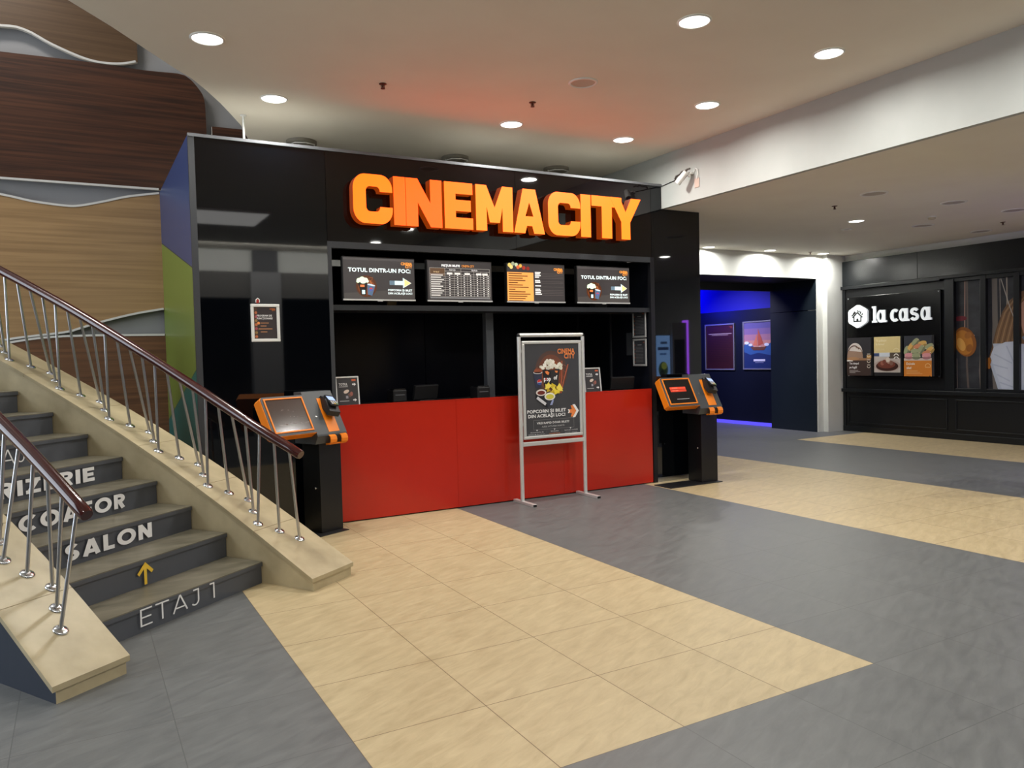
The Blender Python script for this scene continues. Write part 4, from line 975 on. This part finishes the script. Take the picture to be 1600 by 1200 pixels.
cb = thing('cable', 'dark cable run along the bulkhead between spotlight and booth', 'cable', (5.99, 7.06, 3.43))
t = MB(); t.tube([(5.994, 7.06, 3.438), (5.994, 6.9, 3.452), (5.994, 6.62, 3.468)], .005, BLACKM, 8); t.build('lead', cb)
t = MB(); t.tube([(5.994, 6.83, 3.47), (5.985, 6.80, 3.50), (5.985, 6.74, 3.505), (5.985, 6.70, 3.53), (5.985, 6.66, 3.525), (5.99, 6.62, 3.54), (5.99, 6.58, 3.535)], .009, mat('cable_grey', (96, 92, 88), .5), 8); t.build('coil', cb, 'tangled spare cable')

# ================================================================== BAKERY SHOP FRONT
sf = thing('bakery_shop', 'black panelled bakery shop front with a dark cornice', 'shop front', (XL, 7.0, 0))
PB = mat('shop_black', (18, 21, 24), .36); PBD = mat('shop_black_matt', (11, 13, 16), .42)
Y1, Y0 = YB - .115, 1.5
def spart(name, boxes, m, label=None, bev=.004):
    t = MB()
    for a, b_ in boxes: t.box(a, b_, m, bev)
    return t.build(name, sf, label)
spart('upper_fascia', [((XL, 7.99, 2.62), (XL + .09, Y1, 3.065)), ((XL, 5.4, 2.62), (XL + .09, 7.985, 3.065)), ((XL, Y0, 2.62), (XL + .09, 5.395, 3.065))], mat('shop_gloss', (22, 26, 29), .25), 'satin black upper panels')
spart('cornice', [((XL - .05, 7.58, 2.555), (XL + .08, Y1, 2.615)), ((XL - .05, Y0, 2.575), (XL + .08, 7.577, 2.625))], PB, 'dark moulded cornice')
spart('sill', [((XL - .05, Y0, .715), (XL + .08, Y1, .775))], PB)
spart('wall_board', [((XL + .015, 7.42, .775), (XL + .09, Y1, 2.56))], PBD, None, 0)
spart('pilaster', [((XL - .02, 7.37, .775), (XL + .08, 7.52, 2.56))], PB)
spart('corner_stile', [((XL - .005, Y1 - .06, .06), (XL + .08, Y1, 2.56))], PB)
spart('dado', [((XL + .01, Y0, .06), (XL + .09, Y1, .715))], PBD, None, 0)
spart('base_board', [((XL - .01, Y0, 0), (XL + .09, Y1, .10))], PB)
mlds = [(7.49, 9.33), (5.5, 7.36), (3.6, 5.4), (1.6, 3.5)]
for a, b_ in mlds:
    spart('panel_moulding', [((XL - .004, a, .625), (XL + .02, b_, .645)), ((XL - .004, a, .15), (XL + .02, b_, .17)), ((XL - .004, a, .15), (XL + .02, a + .02, .645)), ((XL - .004, b_ - .02, .15), (XL + .02, b_, .645))], PB)
for y in (6.92, 6.435, 5.95, 5.4, 4.85): spart('mullion', [((XL - .01, y - .045, .775), (XL + .08, y + .04, 2.58))], PB)
spart('window_head', [((XL, Y0, 2.515), (XL + .08, 7.42, 2.60))], PB); spart('window_bottom', [((XL, Y0, .77), (XL + .08, 7.42, .825))], PB)
# printed picture behind the window bars
mu = thing('window_picture', 'large printed picture of hanging bread and a long haired woman behind the shop window bars', 'printed picture', (XL + .06, 5.9, .80))
Mm = frame((XL + .055, 7.40, .80), (0, -1, 0), (0, 0, 1)); pr = Print(Mm)
t = MB(); t.box((XL + .056, 4.2, .80), (XL + .075, 7.40, 2.54), BLACKM); t.build('board', mu)
U = lambda y, z: (7.40 - y, z - .80)
pr.rect(0, 0, 3.2, 1.74, noisy('mural_slate', (26, 28, 34), (52, 54, 60), 3, .5, (1, 1, 2)), 0)
for y, wd, c in ((7.20, .03, (96, 84, 78)), (6.78, .08, (110, 104, 98)), (6.98, .05, (84, 82, 80)), (6.60, .02, (150, 140, 128)), (5.9, .12, (90, 86, 84)), (5.2, .1, (70, 68, 68))):
    pr.line([U(y, 2.54), U(y - .01, 1.8), U(y + .005, 1.2), U(y - .02, .80)], wd, c, 1)
pr.line([U(7.23, 2.54), U(7.235, 1.78)], .015, (176, 142, 128), 2); pr.line([U(7.235, 1.78), U(7.08, 1.65)], .015, (176, 142, 128), 2); pr.line([U(7.235, 1.78), U(7.37, 1.6)], .02, (60, 50, 48), 2)
pr.ell(*U(7.23, 1.56), .17, .24, (138, 82, 26), 3, rot=.3); pr.ell(*U(7.25, 1.55), .14, .20, (182, 118, 40), 4, rot=.3); pr.ell(*U(7.29, 1.52), .06, .11, (216, 160, 78), 5, rot=.4); pr.ell(*U(7.18, 1.66), .06, .05, (160, 100, 38), 5, rot=.5); pr.ell(*U(7.16, 1.46), .05, .06, (150, 92, 32), 5, rot=-.4)
pr.line([U(6.98, 1.35), U(7.0, 1.1), U(6.98, .8)], .03, (120, 108, 100), 2); pr.line([U(7.36, 1.3), U(7.355, .8)], .012, (110, 100, 96), 2); pr.ell(*U(7.3, 1.93), .10, .04, (110, 24, 40), 2)
HAIR1, HAIR2 = (126, 96, 66), (158, 124, 88)
pr.poly([U(6.88, 1.22), U(6.82, 1.46), U(6.75, 1.75), U(6.66, 2.0), U(6.56, 2.16), U(6.40, 2.28), U(6.15, 2.34), U(5.98, 2.2), U(5.9, 1.9), U(6.0, 1.5), U(6.2, 1.3)], HAIR1, 3)
for j in range(9): pr.line([U(6.82 - j * .04, 1.42), U(6.75 - j * .04, 1.72), U(6.66 - j * .035, 1.98), U(6.50 - j * .03, 2.2)], .016, HAIR2 if j % 2 else (104, 76, 50), 4)
pr.poly([U(6.36, 1.66), U(6.41, 1.86), U(6.40, 2.1), U(6.28, 2.22), U(6.1, 2.2), U(6.02, 1.95), U(6.1, 1.72), U(6.22, 1.62)], (196, 150, 128), 5); pr.ell(*U(6.47, 1.93), .035, .06, (206, 160, 136), 6); pr.poly([U(6.36, 1.68), U(6.33, 1.5), U(6.15, 1.5), U(6.14, 1.68)], (168, 122, 100), 4)
pr.poly([U(6.80, 1.52), U(6.78, 1.40), U(6.84, 1.2), U(6.72, .80), U(5.6, .80), U(5.62, 1.35), U(5.8, 1.46), U(6.12, 1.54), U(6.3, 1.5), U(6.55, 1.52)], (184, 194, 210), 6)
pr.poly([U(6.84, 1.32), U(6.79, 1.46), U(6.62, 1.54), U(6.40, 1.55), U(6.33, 1.3), U(6.36, .80), U(6.66, .80)], (198, 206, 220), 7)
for a, b_ in (((6.78, 1.36), (6.52, 1.22)), ((6.80, 1.2), (6.58, 1.14)), ((6.74, 1.05), (6.55, .95)), ((6.70, .93), (6.5, .86)), ((6.60, 1.48), (6.44, 1.1))): pr.line([U(*a), U(*b_)], .02, (178, 188, 206), 8)
pr.line([U(6.36, 1.62), U(6.2, 1.4), U(6.05, 1.25)], .06, (120, 130, 150), 8); pr.line([U(6.68, 2.50), U(6.55, 2.06), U(6.40, 1.64)], .012, (176, 170, 160), 8); pr.line([U(6.70, 2.5), U(6.68, 1.3), U(6.66, .8)], .008, (170, 160, 150), 2)
pr.ell(*U(6.86, 1.22), .03, .09, (176, 110, 40), 3)
pr.build('picture_sheet', mu)
# name board with letters and hexagon emblem
nb = thing('shop_sign', 'black shop sign board with white la casa lettering and a hexagon house emblem', 'shop sign', (XL, 8.44, 1.0))
t = MB(); t.box((XL - .035, 7.575, .985), (XL + .012, 9.305, 2.412), mat('sign_black', (9, 9, 10), .25), .004); t.build('board', nb)
t = MB()
for y in (7.60, 9.28):
    for z in (1.01, 2.385): t.lathe([(.012, 0), (.012, .008)], CHROME, 12, frame((XL - .035, y, z), (0, -1, 0), (0, 0, 1)))
t.build('stand_off', nb, 'chrome corner fixings')
LW = mat('sign_white_lit', (238, 244, 244), .4, emit=.35, ecol=(.9, .95, 1))
Mo = frame((XL - .035, 8.80, 1.935), (0, -1, 0), (0, 0, 1))      # local x to the right as seen
xh = .212                                                        # x height
def ring(cx, cy, rx, ry, s, a0, a1, n=22, off=0):
    o = arc(cx, cy, rx, ry, a0, a1, n); i_ = arc(cx, cy, rx - s, ry - s * .8, a1, a0, n); return o + i_
def let(outs, x, label=None): 
    M = Mo.copy(); M.translation = Mo @ Vector((x, 0, .002))
    return filled(outs, .022, LW, 'letter', M, nb)
def gl_a(w, s, h):
    return [[(w - s, 0), (w + .028, 0), (w + .028, s * .62), (w, s * .62), (w, h), (w - s, h), (w - s, h - .012)] + arc((w - s * .2) / 2, h / 2, (w - s * .2) / 2, h / 2 + .004, 62, 298, 22) + [(w - s, .012)], arc((w - s * .3) / 2 - .002, h / 2, (w - s * .3) / 2 - s * .78, h / 2 - s * .62, 0, 345, 20)]
sL = .056
let([[(0, 0), (.098, 0), (.098, .034), (.075, .034), (.075, .285), (0, .285), (0, .250), (.024, .250), (.024, .034), (0, .034)]], .005)
let(gl_a(.160, sL, xh), .098)
let([ring(.086, xh / 2, .086, xh / 2 + .004, .056, 48, 312)], .352)
let(gl_a(.160, sL, xh), .512)
vs_, fs = ribbon(arc(.072, .1525, .050, .040, 20, 270, 14) + arc(.072, .0645, .052, .043, 90, -160, 14)[1:], .045)
nS = len(vs_) // 2; let([[vs_[i] for i in range(nS)] + [vs_[nS + i] for i in range(nS - 1, -1, -1)]], .718)
let(gl_a(.160, sL, xh), .900)
Mx = frame((XL - .033, 9.063, 2.060), (0, -1, 0), (0, 0, 1)); hx = [(.21 * math.sin(k_ * math.pi / 3) * 1.04, .212 * math.cos(k_ * math.pi / 3)) for k_ in range(6)]
hx = sum([[tuple(Vector(p).lerp(Vector(hx[i - 1]), .10)), tuple(Vector(p).lerp(Vector(hx[(i + 1) % 6]), .10))] for i, p in enumerate(hx)], [])
e = filled([hx], .05, LW, 'emblem', Mx, nb)
Mx2 = Mx.copy(); Mx2.translation = Mx @ Vector((0, 0, .051)); pr = Print(Mx2); BK = (22, 22, 22)
pr.line([(-.07, -.005), (-.07, -.085), (.07, -.085), (.07, -.005)], .02, BK, 1); pr.line([(-.10, -.018), (0, .068), (.10, -.018)], .022, BK, 1)
pr.poly([(-.02, -.085), (-.02, -.05), (0, -.03), (.02, -.05), (.02, -.085)], BK, 1)
for a, b_ in (((-.03, .075), (-.115, .01)), ((-.05, .09), (-.09, .04)), ((.005, .085), (.005, .11)), ((.03, .07), (.04, .10)), ((.06, .045), (.07, .085)), ((.09, .02), (.105, .05))): pr.line([a, b_], .02, BK, 2)
pr.build('house_mark', e, 'black house with hair like roof strokes')
# three lit poster boxes
def poster_box(label, y0, y1, draw):
    r = thing('poster_box', label, 'poster', (XL - .04, (y0 + y1) / 2, 1.0), 0, 'poster boxes under the shop sign')
    t = MB(); t.box((XL - .10, y1, 1.012), (XL - .036, y0, 1.684), mat('box_edge', (84, 86, 88), .35)); t.build('case', r)
    pr = Print(frame((XL - .1006, y0, 1.012), (0, -1, 0), (0, 0, 1))); draw(pr, y0 - y1, .672); pr.build('poster_sheet', r)
    t = MB(); t.lathe([(.010, 0), (.010, .006)], CHROME, 12, frame((XL - .1006, y1 + .03, 1.015), (0, -1, 0), (0, 0, 1))); t.build('fixing', r, 'chrome fixing')
def d_bread(pr, W, H):
    pr.rect(0, 0, W, H, (48, 46, 50), 0); pr.rect(0, 0, W, .27, (62, 48, 44), 1); pr.rect(0, .27, W, .31, (150, 112, 82), 1); pr.rect(0, .255, .12, .28, (226, 222, 214), 2)
    pr.poly(arc(.165, .31, .162, .25, 0, 180), (150, 122, 104), 2); pr.poly(arc(.17, .40, .15, .18, 5, 165), (206, 196, 190), 3); pr.line(arc(.15, .36, .13, .17, 40, 150, 8), .02, (92, 66, 52), 4); pr.line(arc(.22, .36, .10, .14, 20, 110, 8), .015, (120, 94, 78), 4); pr.ell(.13, .30, .12, .03, (170, 128, 92), 3)
    pr.rect(.40, .31, .49, .36, (196, 150, 86), 2)
    pr.text('Tot timpul', .05, .20, .036, (240, 240, 240), 2, w=.19, bold=.02); pr.text('pe fugă?', .05, .13, .036, (240, 240, 240), 2, w=.155, bold=.02)
    for j, wd in enumerate((.18, .22, .12)): pr.rect(.05, .09 - j * .02, .05 + wd, .097 - j * .02, (190, 184, 180), 2)
    for y in (.36, .26, .17): pr.line(arc(.44, y, .03, .03, 180, 360, 8), .010, (214, 206, 190), 3); pr.line([(.41, y + .02), (.47, y + .02)], .010, (214, 206, 190), 3)
def d_cake(pr, W, H):
    pr.rect(0, 0, W, H, (34, 32, 34), 0); pr.rect(0, .40, W, H, (216, 196, 140), 1); pr.rect(0, .06, W, .40, (188, 178, 172), 1); pr.rect(0, .34, .12, .39, (60, 76, 116), 2); pr.rect(.28, .3, W, .40, (84, 72, 62), 2); pr.rect(.10, .33, .30, .40, (206, 212, 220), 2)
    pr.ell(W / 2, .18, .25, .10, (176, 158, 150), 2); pr.ell(W / 2, .17, .21, .085, (62, 34, 28), 3); pr.ell(W / 2 - .01, .20, .17, .07, (112, 58, 46), 4)
    for x, y, c in ((.16, .22, (150, 96, 80)), (.23, .27, (196, 176, 160)), (.28, .25, (170, 140, 124)), (.33, .22, (128, 92, 80)), (.2, .24, (120, 66, 54)), (.27, .28, (214, 200, 186))): pr.ell(x, y, .035, .04, c, 5)
    pr.text('Te grăbești', .04, .59, .034, (238, 226, 190), 2, w=.2, bold=.02); pr.text('la birou?', .04, .53, .034, (238, 226, 190), 2, w=.16, bold=.02)
    for j in range(2): pr.rect(.04, .46 - j * .018, .2, .466 - j * .018, (230, 214, 170), 2)
    pr.line(arc(.42, .43, .05, .04, 0, 180, 8), .010, (230, 214, 170), 2)
    for y in (.34, .29): pr.line(arc(.42, y, .04, .035, 0, 180, 8), .014, (236, 232, 226), 4)
def d_mac(pr, W, H):
    pr.rect(0, 0, W, H, (48, 50, 58), 0); pr.rect(0, 0, W, .26, (206, 126, 46), 1); pr.rect(0, .26, W, .30, (206, 190, 180), 1)
    G, Y_, P_c, O_ = (150, 156, 120), (206, 166, 92), (206, 142, 148), (196, 130, 96)
    for x, y, c, ro in ((.06, .43, G, 1.2), (.14, .49, Y_, .9), (.21, .56, G, .8), (.33, .53, Y_, .2), (.25, .48, O_, .3), (.45, .48, G, .4), (.46, .42, Y_, .7), (.20, .40, G, .1), (.31, .44, G, 1.0), (.40, .37, O_, .3), (.09, .335, P_c, 0), (.22, .33, G, .0), (.40, .33, P_c, .05)):
        rx, ry = .075, .045
        for s, cc in ((-1, .82), (1, 1.06)): pr.ell(x - math.sin(ro) * s * .02, y + math.cos(ro) * s * .02, rx, ry * .75, tuple(min(255, v * cc) for v in c), 2 if s < 0 else 4, rot=ro)
        pr.line([(x - math.cos(ro) * rx, y - math.sin(ro) * rx), (x + math.cos(ro) * rx, y + math.sin(ro) * rx)], .014, (232, 216, 186), 3)
    pr.text('Dulcele', .045, .19, .04, (246, 236, 220), 2, w=.15, bold=.02); pr.text('zilei!', .045, .12, .04, (246, 236, 220), 2, w=.09, bold=.02)
    for j, wd in enumerate((.2, .24, .28)): pr.rect(.045, .085 - j * .022, .045 + wd, .091 - j * .022, (236, 190, 130), 2)
    pr.line(arc(.42, .16, .045, .05, 0, 180, 10), .010, (232, 190, 130), 2); pr.line([(.375, .15), (.465, .15)], .010, (232, 190, 130), 2)
poster_box('bread poster with a dark brown caption panel', 9.27, 8.79, d_bread)
poster_box('pastry poster with a cream caption panel at the top', 8.726, 8.232, d_cake)
poster_box('macaron poster with an orange caption panel', 8.168, 7.683, d_mac)

# ================================================================== CORRIDOR POSTERS
XC = 11.86
def d_rules(pr, W, H, b):
    pr.rect(b, b, W - b, H - b, (52, 20, 24), 0); logo(pr, W - b - .03, H - .10, .022, (150, 60, 40))
    pr.rect(.10, H - .215, W - .08, H - .2, (170, 150, 150), 1); pr.rect(.2, H - .24, W - .18, H - .228, (150, 130, 130), 1)
    for j in range(15): pr.rect(.08, H - .29 - j * .036, W - .09 - .04 * (j % 3), H - .282 - j * .036, (30, 14, 18), 1)
snap_frame('framed_poster', 'dark red notice poster in a grey frame on the corridor wall', 'poster', frame((XC - .001, 12.62, 1.105), (0, -1, 0), (0, 0, 1)), .855, .97, .028, .025, d_rules, None, mat('frame_alu_dim', (150, 150, 154), .35, .6))
def d_sea(pr, W, H, b):
    pr.rect(b, b, W - b, H - b, (88, 92, 140), 0)
    for j, c in enumerate(((92, 84, 140), (120, 96, 140), (156, 112, 132), (186, 130, 120), (206, 160, 130))): pr.rect(b, H - b - .12 * (j + 1), W - b, H - b - .12 * j, c, 1)
    pr.poly([(b, .50), (.15, .56), (.3, .45), (.5, .42), (.65, .5), (W - b, .56), (W - b, b), (b, b)], (48, 84, 140), 2); pr.poly([(b, .36), (.2, .3), (.4, .34), (W - b, .28), (W - b, b), (b, b)], (30, 46, 96), 3)
    for x, y, r in ((.1, .54, .06), (.2, .5, .05), (.62, .5, .06), (.45, .44, .05), (.33, .43, .04)): pr.ell(x, y, r, r * .5, (206, 216, 226), 4)
    pr.poly([(.2, .46), (.62, .46), (.55, .39), (.28, .39)], (96, 58, 44), 5); pr.poly([(.40, .48), (.40, .82), (.54, .52)], (170, 82, 62), 5); pr.poly([(.38, .48), (.38, .72), (.27, .50)], (196, 112, 84), 5)
    pr.rect(.28, .17, .58, .21, (206, 206, 220), 4); pr.rect(.32, .14, .54, .148, (160, 160, 190), 4)
snap_frame('framed_poster', 'sailing boat poster in a grey frame on the corridor wall', 'poster', frame((XC - .001, 11.53, 1.115), (0, -1, 0), (0, 0, 1)), .80, .975, .028, .025, d_sea, None, mat('frame_alu_dim', (150, 150, 154), .35, .6))

# ================================================================== FURNISHINGS OUTSIDE THE VIEW, SEEN IN THE BLACK GLASS
ok = thing('ordering_kiosk', 'grey ordering kiosk with a violet edge light, mirrored in the black panel', 'ordering kiosk', (8.78, 4.1, 0))
t = MB(); t.box((8.62, 4.1, 0), (8.93, 4.20, 2.0), mat('kiosk_body_grey', (190, 190, 196), .5))
t.build('body', ok)
t = MB(); t.box((8.66, 4.2, 1.15), (8.88, 4.206, 1.72), mat('kiosk_inset', (80, 80, 86), .4)); t.build('inset_panel', ok)
t = MB(); t.box((8.932, 4.09, .3), (8.965, 4.21, 2.04), mat('violet_light', (150, 80, 255), .4, emit=9, ecol=(.42, .10, 1.0))); t.build('light_edge', ok, 'violet light strip')
dp = thing('menu_display', 'blue lit menu screen, mirrored in the black panel', 'display', (8.46, 4.1, 0))
t = MB(); t.box((8.30, 4.08, .85), (8.615, 4.15, 1.80), BLACKM); t.box((8.42, 4.05, 0), (8.5, 4.08, .9), BLACKM); t.build('case', dp)
pr = Print(frame((8.605, 4.153, .87), (-1, 0, 0), (0, 0, 1)), 5.0); pr.rect(0, 0, .295, .92, (120, 160, 214), 0)
pr.rect(.06, .78, .2, .82, (50, 66, 96), 1); pr.rect(.03, .68, .26, .73, (40, 50, 80), 1); pr.rect(.08, .6, .22, .63, (60, 90, 140), 1)
pr.ell(.15, .36, .10, .13, (44, 62, 40), 1); pr.ell(.13, .42, .06, .06, (120, 130, 60), 2); pr.ell(.18, .30, .05, .06, (30, 40, 36), 2)
pr.build('screen', dp)
lp = thing('light_panel', 'large bright ceiling light panel over the front of the hall', 'ceiling light', (1.7, 1.35, HC))
t = MB(); t.box((.7, .75, HC - .03), (2.7, 2.0, HC - .002), WHITEM, .004); t.build('tray', lp)
t = MB(); t.box((.75, .8, HC - .034), (2.65, 1.95, HC - .0305), mat('panel_glow', (250, 250, 245), .5, emit=2.4, ecol=(1, .98, .95))); t.build('diffuser', lp)

# ---- blue lamp of the corridor cove, and a fill lamp added for the posters
l = bpy.data.lights.new('cove_lamp', 'AREA'); l.shape = 'RECTANGLE'; l.size = .25; l.size_y = 2.6; l.energy = 85; l.color = (.005, .008, 1.0)
o = bpy.data.objects.new('cove_lamp', l); C.objects.link(o); o.location = (11.3, 13.4, 3.2)
o.rotation_euler = Vector((-.5, 0, .55)).to_track_quat('Z', 'Y').to_euler()
l = bpy.data.lights.new('corridor_fill_lamp', 'AREA'); l.shape = 'DISK'; l.size = .3; l.energy = 30; l.color = (.75, .72, 1.0); l.spread = 100 * D2R
o = bpy.data.objects.new('corridor_fill_lamp', l); C.objects.link(o); o.location = (10.4, 11.6, 3.0); o.rotation_euler = (0, -35 * D2R, 0)
# unseen lamp added to brighten the far hall wall in the reflections
hw = area_lamp('hall_fill_lamp', (4.6, -1.3, HC - .08), .3, 180, None); hw.data.shape = 'RECTANGLE'; hw.data.size = 7.0; hw.data.size_y = .2; hw.rotation_euler = (-60 * D2R, 0, 0)
# daylight from the tall window on the far left, and a fill lamp added for the dark stairwell wall
wn = MB()
wn.box((-5.99, 3.4, 1.2), (-5.95, 8.6, 5.6), mat('window_frame_white', (220, 220, 220), .5))
for j in range(3): wn.box((-5.952, 3.5 + j * 1.7, 1.3), (-5.945, 5.1 + j * 1.7, 5.5), mat('window_daylight', (230, 238, 250), .5, emit=1.0, ecol=(.8, .9, 1)))
struct(wn, 'window_1')
l = bpy.data.lights.new('window_daylight', 'AREA'); l.shape = 'RECTANGLE'; l.size = 5.0; l.size_y = 4.2; l.energy = 260; l.color = (.82, .9, 1.0)
o = bpy.data.objects.new('window_daylight', l); C.objects.link(o); o.location = (-5.9, 6.0, 3.4); o.rotation_euler = (0, -90 * D2R, 0)
l = bpy.data.lights.new('stairwell_fill_lamp', 'AREA'); l.shape = 'DISK'; l.size = 1.0; l.energy = 90; l.color = (1, .95, .88)
o = bpy.data.objects.new('stairwell_fill_lamp', l); C.objects.link(o); o.location = (-1.0, 7.6, 6.85)
